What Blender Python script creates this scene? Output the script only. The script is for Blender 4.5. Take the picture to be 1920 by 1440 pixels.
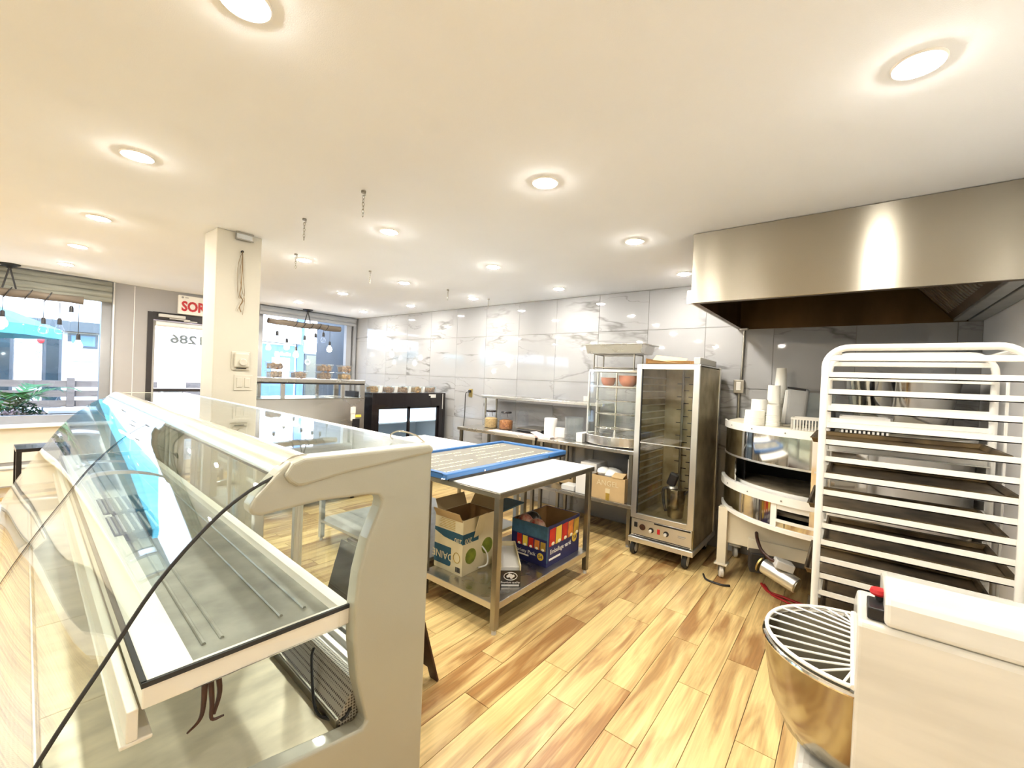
import bpy, math, random
from mathutils import Vector, Matrix
PI = math.pi
random.seed(7)
for _o in list(bpy.data.objects):
    bpy.data.objects.remove(_o)
SC = bpy.context.scene
COL = SC.collection

# ------------------------------------------------------------------ camera
# world axes: +X towards the tiled wall, +Y towards the street windows, +Z up; metres
F_PX, YAW, PITCH, ROLL, EYE = 805.0, math.radians(38.37), math.radians(-0.62), math.radians(2.34), 1.60
_f = Vector((math.cos(YAW)*math.cos(PITCH), math.sin(YAW)*math.cos(PITCH), math.sin(PITCH)))
_r = Vector((math.sin(YAW), -math.cos(YAW), 0))
_u = _r.cross(_f)
_r, _u = math.cos(ROLL)*_r + math.sin(ROLL)*_u, -math.sin(ROLL)*_r + math.cos(ROLL)*_u
cam_d = bpy.data.cameras.new('camera')
cam = bpy.data.objects.new('camera', cam_d)
COL.objects.link(cam)
cam.matrix_world = Matrix(((_r.x, _u.x, -_f.x, 0), (_r.y, _u.y, -_f.y, 0), (_r.z, _u.z, -_f.z, EYE), (0, 0, 0, 1)))
cam_d.sensor_fit = 'HORIZONTAL'
cam_d.sensor_width = 36
cam_d.lens = F_PX/1920*36
cam_d.clip_start = 0.02
cam_d.clip_end = 400
SC.camera = cam

# ------------------------------------------------------------------ sky, sun, exposure
W = bpy.data.worlds.new('sky')
SC.world = W
W.use_nodes = True
_nt = W.node_tree
_nt.nodes.clear()
_out = _nt.nodes.new('ShaderNodeOutputWorld')
_bg = _nt.nodes.new('ShaderNodeBackground')
_sky = _nt.nodes.new('ShaderNodeTexSky')
_sky.sky_type = 'NISHITA'
_sky.sun_disc = False
_sky.sun_elevation = math.radians(52)
_sky.sun_rotation = math.radians(200)
_bg.inputs['Strength'].default_value = 0.50
_nt.links.new(_sky.outputs[0], _bg.inputs[0])
_nt.links.new(_bg.outputs[0], _out.inputs[0])
_sd = bpy.data.lights.new('sun', 'SUN')
_sd.energy = 1.5
_sd.angle = math.radians(0.6)
_sd.color = (1.0, 0.95, 0.88)
sun = bpy.data.objects.new('sun', _sd)
COL.objects.link(sun)
sun.location = (0, -10, 30)
sun.rotation_euler = Vector((0.35, 0.75, -1.0)).to_track_quat('-Z', 'Y').to_euler()
SC.view_settings.view_transform = 'Standard'
SC.view_settings.look = 'None'
SC.view_settings.exposure = 2.5
SC.view_settings.gamma = 1.0
SC.view_settings.use_curve_mapping = False
SC.cycles.max_bounces = 8
SC.cycles.transparent_max_bounces = 14
SC.cycles.caustics_reflective = False
SC.cycles.caustics_refractive = False
LAMP = 120.0      # radiance of the downlight lenses

# ------------------------------------------------------------------ helpers: materials
def _mat(name):
    m = bpy.data.materials.new(name)
    m.use_nodes = True
    nt = m.node_tree
    nt.nodes.clear()
    o = nt.nodes.new('ShaderNodeOutputMaterial')
    return m, nt, o

def N(nt, t, **kw):
    n = nt.nodes.new(t)
    for k, v in kw.items():
        if k.startswith('i_'):
            n.inputs[k[2:].replace('_', ' ')].default_value = v
        else:
            setattr(n, k, v)
    return n

def c4(c):
    return (c[0], c[1], c[2], 1.0)

def pm(name, col, rough=0.5, metal=0.0, var=0.0, vscale=6.0, stretch=None, bump=0.0, bscale=60.0,
       aniso=0.0, arot=0.0, trans=0.0, coat=0.0, col2=None, emit=None, estr=0.0, ior=1.45, alpha=1.0, rvar=0.0):
    """principled material whose colour, gloss and relief vary by procedural noise"""
    m, nt, o = _mat(name)
    b = N(nt, 'ShaderNodeBsdfPrincipled')
    nt.links.new(b.outputs[0], o.inputs[0])
    b.inputs['Base Color'].default_value = c4(col)
    b.inputs['Roughness'].default_value = rough
    b.inputs['Metallic'].default_value = metal
    b.inputs['IOR'].default_value = ior
    b.inputs['Transmission Weight'].default_value = trans
    b.inputs['Coat Weight'].default_value = coat
    b.inputs['Alpha'].default_value = alpha
    if aniso:
        b.inputs['Anisotropic'].default_value = aniso
        b.inputs['Anisotropic Rotation'].default_value = arot
    if emit:
        b.inputs['Emission Color'].default_value = c4(emit)
        b.inputs['Emission Strength'].default_value = estr
    if var or bump or rvar:
        tc = N(nt, 'ShaderNodeTexCoord')
        mp = N(nt, 'ShaderNodeMapping')
        if stretch:
            mp.inputs['Scale'].default_value = stretch
        nt.links.new(tc.outputs['Object'], mp.inputs[0])
        if var or rvar:
            nz = N(nt, 'ShaderNodeTexNoise', i_Scale=vscale, i_Detail=4.0)
            nt.links.new(mp.outputs[0], nz.inputs[0])
        if var:
            mx = N(nt, 'ShaderNodeMix', data_type='RGBA')
            c2 = col2 if col2 else tuple(max(0, x*(1-var)) for x in col)
            mx.inputs[6].default_value = c4(col)
            mx.inputs[7].default_value = c4(c2)
            rp = N(nt, 'ShaderNodeMapRange')
            rp.inputs[1].default_value = 0.35
            rp.inputs[2].default_value = 0.68
            nt.links.new(nz.outputs[0], rp.inputs[0])
            nt.links.new(rp.outputs[0], mx.inputs[0])
            nt.links.new(mx.outputs[2], b.inputs['Base Color'])
        if rvar:
            rr = N(nt, 'ShaderNodeMapRange')
            rr.inputs[3].default_value = max(0.02, rough-rvar)
            rr.inputs[4].default_value = rough+rvar
            nt.links.new(nz.outputs[0], rr.inputs[0])
            nt.links.new(rr.outputs[0], b.inputs['Roughness'])
        if bump:
            n2 = N(nt, 'ShaderNodeTexNoise', i_Scale=bscale, i_Detail=3.0)
            nt.links.new(mp.outputs[0], n2.inputs[0])
            bp = N(nt, 'ShaderNodeBump', i_Strength=bump, i_Distance=0.01)
            nt.links.new(n2.outputs[0], bp.inputs['Height'])
            nt.links.new(bp.outputs[0], b.inputs['Normal'])
    return m

def glass_mat(name, tint=(0.94, 0.97, 0.96), ior=1.45, rough=0.0, haze=0.0, hazecol=(0.9, 0.95, 1.0)):
    """thin pane: clear transmission with a Fresnel reflection (and optionally a milky diffuse haze)"""
    m, nt, o = _mat(name)
    t = N(nt, 'ShaderNodeBsdfTransparent')
    t.inputs[0].default_value = c4(tint)
    g = N(nt, 'ShaderNodeBsdfGlossy')
    g.inputs['Roughness'].default_value = rough
    g.inputs[0].default_value = (1, 1, 1, 1)
    fr = N(nt, 'ShaderNodeFresnel', i_IOR=ior)
    # the same reflectance on both faces of the thin sheet
    ge = N(nt, 'ShaderNodeNewGeometry')
    iv = N(nt, 'ShaderNodeMapRange')
    iv.inputs[3].default_value = ior
    iv.inputs[4].default_value = 1.0/ior
    nt.links.new(ge.outputs['Backfacing'], iv.inputs[0])
    nt.links.new(iv.outputs[0], fr.inputs['IOR'])
    mx = N(nt, 'ShaderNodeMixShader')
    nt.links.new(fr.outputs[0], mx.inputs[0])
    nt.links.new(g.outputs[0], mx.inputs[2])
    if haze:
        d = N(nt, 'ShaderNodeBsdfDiffuse')
        d.inputs[0].default_value = c4(hazecol)
        m2 = N(nt, 'ShaderNodeMixShader')
        m2.inputs[0].default_value = haze
        nt.links.new(t.outputs[0], m2.inputs[1])
        nt.links.new(d.outputs[0], m2.inputs[2])
        nt.links.new(m2.outputs[0], mx.inputs[1])
    else:
        nt.links.new(t.outputs[0], mx.inputs[1])
    nt.links.new(mx.outputs[0], o.inputs[0])
    return m

def emit_mat(name, col, s):
    m, nt, o = _mat(name)
    e = N(nt, 'ShaderNodeEmission')
    e.inputs[0].default_value = c4(col)
    e.inputs[1].default_value = s
    nt.links.new(e.outputs[0], o.inputs[0])
    return m

def plank_mat():
    m, nt, o = _mat('oak_look_plank')
    b = N(nt, 'ShaderNodeBsdfPrincipled')
    nt.links.new(b.outputs[0], o.inputs[0])
    tc = N(nt, 'ShaderNodeTexCoord')
    oi = N(nt, 'ShaderNodeObjectInfo')
    off = N(nt, 'ShaderNodeVectorMath', operation='SCALE')
    off.inputs[0].default_value = (37.0, 91.0, 13.0)
    nt.links.new(oi.outputs['Random'], off.inputs['Scale'])
    ad = N(nt, 'ShaderNodeVectorMath', operation='ADD')
    nt.links.new(tc.outputs['Object'], ad.inputs[0])
    nt.links.new(off.outputs[0], ad.inputs[1])
    mp = N(nt, 'ShaderNodeMapping')
    mp.inputs['Scale'].default_value = (1.3, 11.0, 1.0)
    nt.links.new(ad.outputs[0], mp.inputs[0])
    big = N(nt, 'ShaderNodeTexNoise', i_Scale=1.0, i_Detail=5.0, i_Distortion=0.9)
    nt.links.new(mp.outputs[0], big.inputs[0])
    mp2 = N(nt, 'ShaderNodeMapping')
    mp2.inputs['Scale'].default_value = (4.0, 90.0, 1.0)
    nt.links.new(ad.outputs[0], mp2.inputs[0])
    fine = N(nt, 'ShaderNodeTexNoise', i_Scale=1.0, i_Detail=3.0)
    nt.links.new(mp2.outputs[0], fine.inputs[0])
    # a pale or a brown plank, with brown heartwood streaks drawn through it
    m1 = N(nt, 'ShaderNodeMix', data_type='RGBA')
    m1.inputs[6].default_value = (0.80, 0.59, 0.255, 1)
    m1.inputs[7].default_value = (0.36, 0.185, 0.062, 1)
    s0 = N(nt, 'ShaderNodeMath', operation='MULTIPLY_ADD')
    s0.inputs[1].default_value = 0.62
    nt.links.new(oi.outputs['Random'], s0.inputs[0])
    s1 = N(nt, 'ShaderNodeMapRange')
    s1.inputs[1].default_value = 0.42
    s1.inputs[2].default_value = 0.66
    nt.links.new(big.outputs[0], s1.inputs[0])
    s2 = N(nt, 'ShaderNodeMath', operation='MULTIPLY')
    s2.inputs[1].default_value = 0.85
    nt.links.new(s1.outputs[0], s2.inputs[0])
    nt.links.new(s2.outputs[0], s0.inputs[2])
    cl = N(nt, 'ShaderNodeClamp')
    sb = N(nt, 'ShaderNodeMath', operation='SUBTRACT')
    sb.inputs[1].default_value = 0.20
    nt.links.new(s0.outputs[0], sb.inputs[0])
    nt.links.new(sb.outputs[0], cl.inputs[0])
    nt.links.new(cl.outputs[0], m1.inputs[0])
    m2 = N(nt, 'ShaderNodeMix', data_type='RGBA', blend_type='MULTIPLY')
    m2.inputs[0].default_value = 1.0
    fr = N(nt, 'ShaderNodeMapRange')
    fr.inputs[1].default_value = 0.3
    fr.inputs[2].default_value = 0.7
    fr.inputs[3].default_value = 0.82
    fr.inputs[4].default_value = 1.08
    nt.links.new(fine.outputs[0], fr.inputs[0])
    nt.links.new(m1.outputs[2], m2.inputs[6])
    nt.links.new(fr.outputs[0], m2.inputs[7])
    nt.links.new(m2.outputs[2], b.inputs['Base Color'])
    b.inputs['Roughness'].default_value = 0.33
    bp = N(nt, 'ShaderNodeBump', i_Strength=0.08, i_Distance=0.004)
    nt.links.new(fine.outputs[0], bp.inputs['Height'])
    nt.links.new(bp.outputs[0], b.inputs['Normal'])
    return m

def marble_mat():
    m, nt, o = _mat('polished_marble_tile')
    b = N(nt, 'ShaderNodeBsdfPrincipled')
    nt.links.new(b.outputs[0], o.inputs[0])
    tc = N(nt, 'ShaderNodeTexCoord')
    oi = N(nt, 'ShaderNodeObjectInfo')
    off = N(nt, 'ShaderNodeVectorMath', operation='SCALE')
    off.inputs[0].default_value = (17.0, 53.0, 71.0)
    nt.links.new(oi.outputs['Random'], off.inputs['Scale'])
    ad = N(nt, 'ShaderNodeVectorMath', operation='ADD')
    nt.links.new(tc.outputs['Object'], ad.inputs[0])
    nt.links.new(off.outputs[0], ad.inputs[1])
    mp = N(nt, 'ShaderNodeMapping')
    mp.inputs['Rotation'].default_value = (math.radians(32), 0, 0)
    mp.inputs['Scale'].default_value = (1.0, 0.55, 1.9)
    nt.links.new(ad.outputs[0], mp.inputs[0])
    fac = []
    for sc_, wid, amt in ((0.75, 0.016, 0.75), (1.5, 0.010, 0.4)):
        nz = N(nt, 'ShaderNodeTexNoise', i_Scale=sc_, i_Detail=5.0, i_Roughness=0.5, i_Distortion=0.12)
        nt.links.new(mp.outputs[0], nz.inputs[0])
        s = N(nt, 'ShaderNodeMath', operation='SUBTRACT')
        s.inputs[1].default_value = 0.5
        nt.links.new(nz.outputs[0], s.inputs[0])
        a = N(nt, 'ShaderNodeMath', operation='ABSOLUTE')
        nt.links.new(s.outputs[0], a.inputs[0])
        r = N(nt, 'ShaderNodeMapRange')
        r.inputs[1].default_value = 0.0
        r.inputs[2].default_value = wid
        r.inputs[3].default_value = amt
        r.inputs[4].default_value = 0.0
        nt.links.new(a.outputs[0], r.inputs[0])
        fac.append(r)
    # veins come and go
    msk = N(nt, 'ShaderNodeTexNoise', i_Scale=1.6, i_Detail=1.0)
    nt.links.new(ad.outputs[0], msk.inputs[0])
    mr = N(nt, 'ShaderNodeMapRange')
    mr.inputs[1].default_value = 0.42
    mr.inputs[2].default_value = 0.6
    nt.links.new(msk.outputs[0], mr.inputs[0])
    mxm = N(nt, 'ShaderNodeMath', operation='MAXIMUM')
    nt.links.new(fac[0].outputs[0], mxm.inputs[0])
    nt.links.new(fac[1].outputs[0], mxm.inputs[1])
    mu = N(nt, 'ShaderNodeMath', operation='MULTIPLY')
    nt.links.new(mxm.outputs[0], mu.inputs[0])
    nt.links.new(mr.outputs[0], mu.inputs[1])
    cloud = N(nt, 'ShaderNodeTexNoise', i_Scale=1.2, i_Detail=3.0)
    nt.links.new(ad.outputs[0], cloud.inputs[0])
    base = N(nt, 'ShaderNodeMix', data_type='RGBA')
    base.inputs[6].default_value = (0.40, 0.40, 0.40, 1)
    base.inputs[7].default_value = (0.31, 0.31, 0.315, 1)
    nt.links.new(cloud.outputs[0], base.inputs[0])
    mx = N(nt, 'ShaderNodeMix', data_type='RGBA')
    nt.links.new(mu.outputs[0], mx.inputs[0])
    nt.links.new(base.outputs[2], mx.inputs[6])
    mx.inputs[7].default_value = (0.11, 0.105, 0.10, 1)
    nt.links.new(mx.outputs[2], b.inputs['Base Color'])
    b.inputs['Roughness'].default_value = 0.035
    b.inputs['IOR'].default_value = 1.55
    return m

def brick_mat(name, c1, c2, mortar, scale=5.0):
    m, nt, o = _mat(name)
    b = N(nt, 'ShaderNodeBsdfPrincipled')
    nt.links.new(b.outputs[0], o.inputs[0])
    tc = N(nt, 'ShaderNodeTexCoord')
    mp = N(nt, 'ShaderNodeMapping')
    mp.inputs['Rotation'].default_value = (math.radians(90), 0, 0)
    nt.links.new(tc.outputs['Object'], mp.inputs[0])
    br = N(nt, 'ShaderNodeTexBrick', i_Scale=scale)
    br.inputs['Color1'].default_value = c4(c1)
    br.inputs['Color2'].default_value = c4(c2)
    br.inputs['Mortar'].default_value = c4(mortar)
    nt.links.new(mp.outputs[0], br.inputs[0])
    nt.links.new(br.outputs[0], b.inputs['Base Color'])
    b.inputs['Roughness'].default_value = 0.85
    return m

def perforated_mat(name, col, hole, scale):
    m, nt, o = _mat(name)
    b = N(nt, 'ShaderNodeBsdfPrincipled')
    nt.links.new(b.outputs[0], o.inputs[0])
    tc = N(nt, 'ShaderNodeTexCoord')
    mp = N(nt, 'ShaderNodeMapping')
    mp.inputs['Scale'].default_value = (scale, scale, scale)
    nt.links.new(tc.outputs['Object'], mp.inputs[0])
    v = N(nt, 'ShaderNodeTexVoronoi', i_Randomness=0.0, i_Scale=1.0)
    nt.links.new(mp.outputs[0], v.inputs[0])
    r = N(nt, 'ShaderNodeMath', operation='LESS_THAN')
    r.inputs[1].default_value = 0.36
    nt.links.new(v.outputs['Distance'], r.inputs[0])
    mx = N(nt, 'ShaderNodeMix', data_type='RGBA')
    mx.inputs[6].default_value = c4(col)
    mx.inputs[7].default_value = c4(hole)
    nt.links.new(r.outputs[0], mx.inputs[0])
    nt.links.new(mx.outputs[2], b.inputs['Base Color'])
    b.inputs['Roughness'].default_value = 0.4
    return m

M = {}
M['plank'] = plank_mat()
M['marble'] = marble_mat()
M['grout'] = pm('grout', (0.26, 0.25, 0.23), 0.9, var=0.2)
M['screed'] = pm('floor_grout', (0.16, 0.10, 0.05), 0.9, var=0.2)
M['ceil'] = pm('ceiling_paint', (0.84, 0.87, 0.91), 0.9, var=0.02, vscale=2, bump=0.08, bscale=260)
M['wallw'] = pm('wall_paint', (0.87, 0.86, 0.84), 0.75, var=0.03, vscale=3, bump=0.06, bscale=90)
M['pillar'] = pm('pillar_paint', (0.56, 0.53, 0.44), 0.7, var=0.04, vscale=3, bump=0.05, bscale=90)
M['backlit_grey'] = pm('grey_panel', (0.36, 0.35, 0.345), 0.6, var=0.06, vscale=2)  # the window wall's backlit shade is put into this grey
M['steel'] = pm('brushed_steel', (0.62, 0.60, 0.56), 0.28, 1.0, var=0.08, vscale=3, rvar=0.07)
M['hood'] = pm('hood_steel', (0.40, 0.37, 0.31), 0.25, 1.0, aniso=0.9, arot=0.25)
M['hoodin'] = pm('dark_brown_steel', (0.13, 0.075, 0.03), 0.42, 0.85, var=0.55, vscale=2.2, stretch=(1, 1, 0.4), rvar=0.15)  # dark brown mottled steel for the inside of the hood
M['galv'] = pm('galvanised_steel', (0.50, 0.51, 0.50), 0.42, 0.9, var=0.15, vscale=9)
M['chrome'] = pm('mirror_steel', (0.78, 0.76, 0.72), 0.07, 1.0, var=0.05, vscale=4)
M['bowlsteel'] = pm('bowl_steel', (0.46, 0.41, 0.31), 0.16, 1.0, var=0.1, vscale=4)
M['dsteel'] = pm('worn_steel', (0.36, 0.34, 0.29), 0.34, 1.0, var=0.3, vscale=5, rvar=0.12)
M['alu'] = pm('aluminium', (0.74, 0.73, 0.70), 0.3, 0.9, var=0.05)
M['brownalu'] = pm('scuffed_aluminium', (0.50, 0.43, 0.27), 0.38, 0.75, var=0.35, vscale=5, col2=(0.24, 0.19, 0.09))
M['rackw'] = pm('rack_aluminium', (0.88, 0.86, 0.80), 0.36, 0.15, var=0.05)
M['pan'] = pm('burnt_sheet_pan', (0.19, 0.13, 0.06), 0.42, 0.75, var=0.8, vscale=7, col2=(0.05, 0.035, 0.02), rvar=0.15)
M['white'] = pm('white_laminate', (0.84, 0.82, 0.76), 0.4, var=0.03)
M['enamel'] = pm('cream_enamel', (0.76, 0.70, 0.55), 0.4, var=0.12, vscale=4)
M['mixw'] = pm('mixer_white_gloss', (0.72, 0.7, 0.63), 0.28, coat=0.4, var=0.16, vscale=2.2, stretch=(1, 0.8, 6))  # streaked tone puts faint reflections into the gloss colour
M['case'] = pm('case_champagne_paint', (0.405, 0.40, 0.325), 0.34, 0.15, coat=0.35, var=0.04, vscale=3, bump=0.03, bscale=220)
M['caserail'] = pm('case_rail_satin', (0.52, 0.49, 0.41), 0.24, 0.35, coat=0.5, var=0.04)
M['deck'] = pm('deck_steel', (0.8, 0.73, 0.55), 0.33, 0.35, var=0.28, vscale=5, stretch=(1, 2.5, 1), rvar=0.12)
M['shelfw'] = pm('shelf_cream', (0.78, 0.75, 0.66), 0.35, var=0.05)
M['pantray'] = pm('shelf_pan_steel', (0.40, 0.40, 0.35), 0.35, 0.6, var=0.3, vscale=9)
M['perf'] = perforated_mat('perforated_grille', (0.36, 0.33, 0.26), (0.05, 0.04, 0.03), 110)
M['perfl'] = perforated_mat('perforated_front_grille', (0.42, 0.38, 0.33), (0.33, 0.30, 0.27), 120)
M['black'] = pm('black_plastic', (0.015, 0.014, 0.015), 0.4, var=0.2)
M['blackp'] = pm('black_enamel', (0.012, 0.009, 0.010), 0.22, coat=0.3, var=0.2)
M['rubber'] = pm('rubber', (0.03, 0.03, 0.03), 0.7, var=0.2)
M['grey'] = pm('grey_plastic', (0.33, 0.33, 0.32), 0.5, var=0.1)
M['greyl'] = pm('light_grey_plastic', (0.62, 0.61, 0.58), 0.45, var=0.06)
M['ivory'] = pm('ivory_plastic', (0.72, 0.69, 0.62), 0.4, var=0.04)
M['fitting'] = pm('beige_plastic', (0.56, 0.53, 0.44), 0.4, var=0.04)  # ivory darkened to the pillar's beige
M['dark'] = pm('dark_interior', (0.01, 0.009, 0.008), 0.7, var=0.3)
M['stone'] = pm('oven_stone', (0.33, 0.27, 0.18), 0.75, var=0.5, vscale=6, col2=(0.13, 0.10, 0.06), bump=0.2)
M['brown'] = pm('dark_brown_wood', (0.06, 0.022, 0.012), 0.45, var=0.5, vscale=8, stretch=(1, 1, 6))
M['card'] = pm('cardboard', (0.60, 0.43, 0.22), 0.8, var=0.12, vscale=8)
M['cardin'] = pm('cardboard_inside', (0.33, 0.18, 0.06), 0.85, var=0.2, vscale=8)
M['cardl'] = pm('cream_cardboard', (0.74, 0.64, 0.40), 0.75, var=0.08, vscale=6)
M['paper'] = pm('white_paper', (0.86, 0.84, 0.80), 0.8, var=0.04)
M['cup'] = pm('cup_paper', (0.88, 0.86, 0.78), 0.6, var=0.03)
M['teal'] = pm('teal_print', (0.02, 0.085, 0.13), 0.6, var=0.1)
M['green'] = pm('green_print', (0.23, 0.27, 0.03), 0.6, var=0.4, vscale=20)
M['navy'] = pm('navy_print', (0.022, 0.025, 0.12), 0.45, var=0.1)
M['steelblue'] = pm('steel_blue_print', (0.05, 0.13, 0.21), 0.5, var=0.25, vscale=30)
M['blueframe'] = pm('blue_frame', (0.035, 0.15, 0.40), 0.3, coat=0.3, var=0.1)
M['slate'] = pm('grey_board', (0.19, 0.18, 0.155), 0.8, var=0.12, vscale=20)
M['chalk'] = pm('chalk_cream', (0.88, 0.84, 0.62), 0.8, var=0.05)
M['red'] = pm('red_print', (0.62, 0.03, 0.02), 0.4, var=0.3, vscale=20)
M['redp'] = pm('red_plastic', (0.50, 0.015, 0.02), 0.35, var=0.1)
M['yellow'] = pm('yellow_print', (0.85, 0.62, 0.08), 0.4, var=0.15)
M['orange'] = pm('orange_print', (0.78, 0.25, 0.05), 0.4, var=0.4, vscale=20)
M['mustard'] = pm('mustard_print', (0.55, 0.36, 0.06), 0.5, var=0.3, vscale=16)
M['redcord'] = pm('red_cable', (0.45, 0.02, 0.02), 0.5, var=0.1)
M['brass'] = pm('brass', (0.45, 0.34, 0.12), 0.35, 0.8, var=0.1)
M['wire'] = pm('copper_wire', (0.22, 0.14, 0.06), 0.45, 0.4, var=0.3)
M['glass'] = glass_mat('clear_pane', (0.98, 0.99, 0.985))
M['caseglass'] = glass_mat('case_glass', (0.90, 0.94, 0.92), 1.5)
M['topglass'] = glass_mat('case_top_glass', (0.86, 0.89, 0.87), 1.9)
M['winglass'] = glass_mat('window_pane', (0.92, 0.97, 1.0), 1.45)
M['acryl'] = glass_mat('clear_plastic', (0.90, 0.92, 0.92), 1.45, 0.08, haze=0.05)
M['door_film'] = glass_mat('merchandiser_glass', (0.86, 0.91, 0.95), 1.5, 0.0)
M['cookie'] = pm('cookies', (0.46, 0.27, 0.13), 0.8, var=0.8, vscale=45, col2=(0.13, 0.05, 0.025), bump=0.8, bscale=60)
M['cookieg'] = pm('cookies_golden', (0.58, 0.33, 0.10), 0.8, var=0.7, vscale=45, col2=(0.20, 0.10, 0.02), bump=0.8, bscale=60)
M['nuts'] = pm('almonds', (0.50, 0.22, 0.07), 0.7, var=0.7, vscale=55, col2=(0.20, 0.07, 0.02), bump=0.8, bscale=70)
M['grain'] = pm('sesame', (0.68, 0.47, 0.20), 0.8, var=0.4, vscale=70, bump=0.5, bscale=90)
M['salmon'] = pm('salmon_bowl', (0.70, 0.28, 0.18), 0.35, var=0.1, coat=0.3)
M['snack'] = pm('snack_bags', (0.30, 0.03, 0.02), 0.35, var=0.9, vscale=22, col2=(0.62, 0.45, 0.30))
M['log'] = pm('old_timber', (0.15, 0.12, 0.09), 0.85, var=0.4, vscale=7, stretch=(0.4, 3, 3), bump=0.3)
M['blind'] = pm('rolled_blind', (0.26, 0.26, 0.22), 0.85, var=0.3, vscale=9, stretch=(0.3, 4, 4), bump=0.15)
M['framegrey'] = pm('window_frame_grey', (0.3, 0.31, 0.325), 0.5, var=0.08)
M['frameblk'] = pm('door_frame_black', (0.03, 0.025, 0.025), 0.4, var=0.2)
M['greywood'] = pm('weathered_fence', (0.13, 0.11, 0.1), 0.85, var=0.3, vscale=6, stretch=(1, 4, 4))
M['redwood'] = pm('reddish_planter', (0.17, 0.08, 0.05), 0.8, var=0.3, vscale=6, stretch=(1, 4, 4))
M['leaf'] = pm('palm_leaf', (0.05, 0.2, 0.02), 0.5, var=0.5, vscale=8)
M['leafd'] = pm('dark_leaf', (0.015, 0.085, 0.03), 0.5, var=0.5, vscale=8)
M['flower'] = pm('pale_blossom', (0.55, 0.42, 0.48), 0.6, var=0.2)
M['cyan'] = pm('cyan_canvas', (0.05, 0.3, 0.34), 0.7, var=0.1)
M['asphalt'] = pm('asphalt', (0.1, 0.1, 0.11), 0.9, var=0.2, vscale=4)
M['pave'] = pm('pavement', (0.34, 0.34, 0.34), 0.9, var=0.15, vscale=3)
M['stucco'] = pm('pale_stucco', (0.62, 0.63, 0.66), 0.9, var=0.06, vscale=3)
M['brickw'] = brick_mat('pale_brick', (0.40, 0.27, 0.23), (0.34, 0.22, 0.19), (0.55, 0.53, 0.51))
M['shopdark'] = pm('shopfront_slate', (0.025, 0.032, 0.04), 0.35, var=0.2)
M['shopglass'] = pm('shop_glass_dark', (0.01, 0.022, 0.03), 0.08, coat=0.5, var=0.4, vscale=1.2)
M['shopblue'] = pm('shop_blue', (0.05, 0.11, 0.22), 0.4, var=0.15)
M['lampglass'] = glass_mat('bulb_glass', (0.95, 0.97, 1.0), 1.5)
M['lens'] = emit_mat('downlight_lens', (1.0, 0.95, 0.86), LAMP)
M['bulb_on'] = emit_mat('lit_bulb', (1.0, 0.9, 0.75), 14.0)
M['ledwhite'] = pm('merchandiser_liner', (0.80, 0.86, 0.92), 0.4, var=0.03)
M['fridgeled'] = emit_mat('fridge_led_strip', (0.80, 0.90, 1.0), 30.0)
M['signface'] = pm('exit_sign_face', (0.86, 0.84, 0.78), 0.4, var=0.03)

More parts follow.
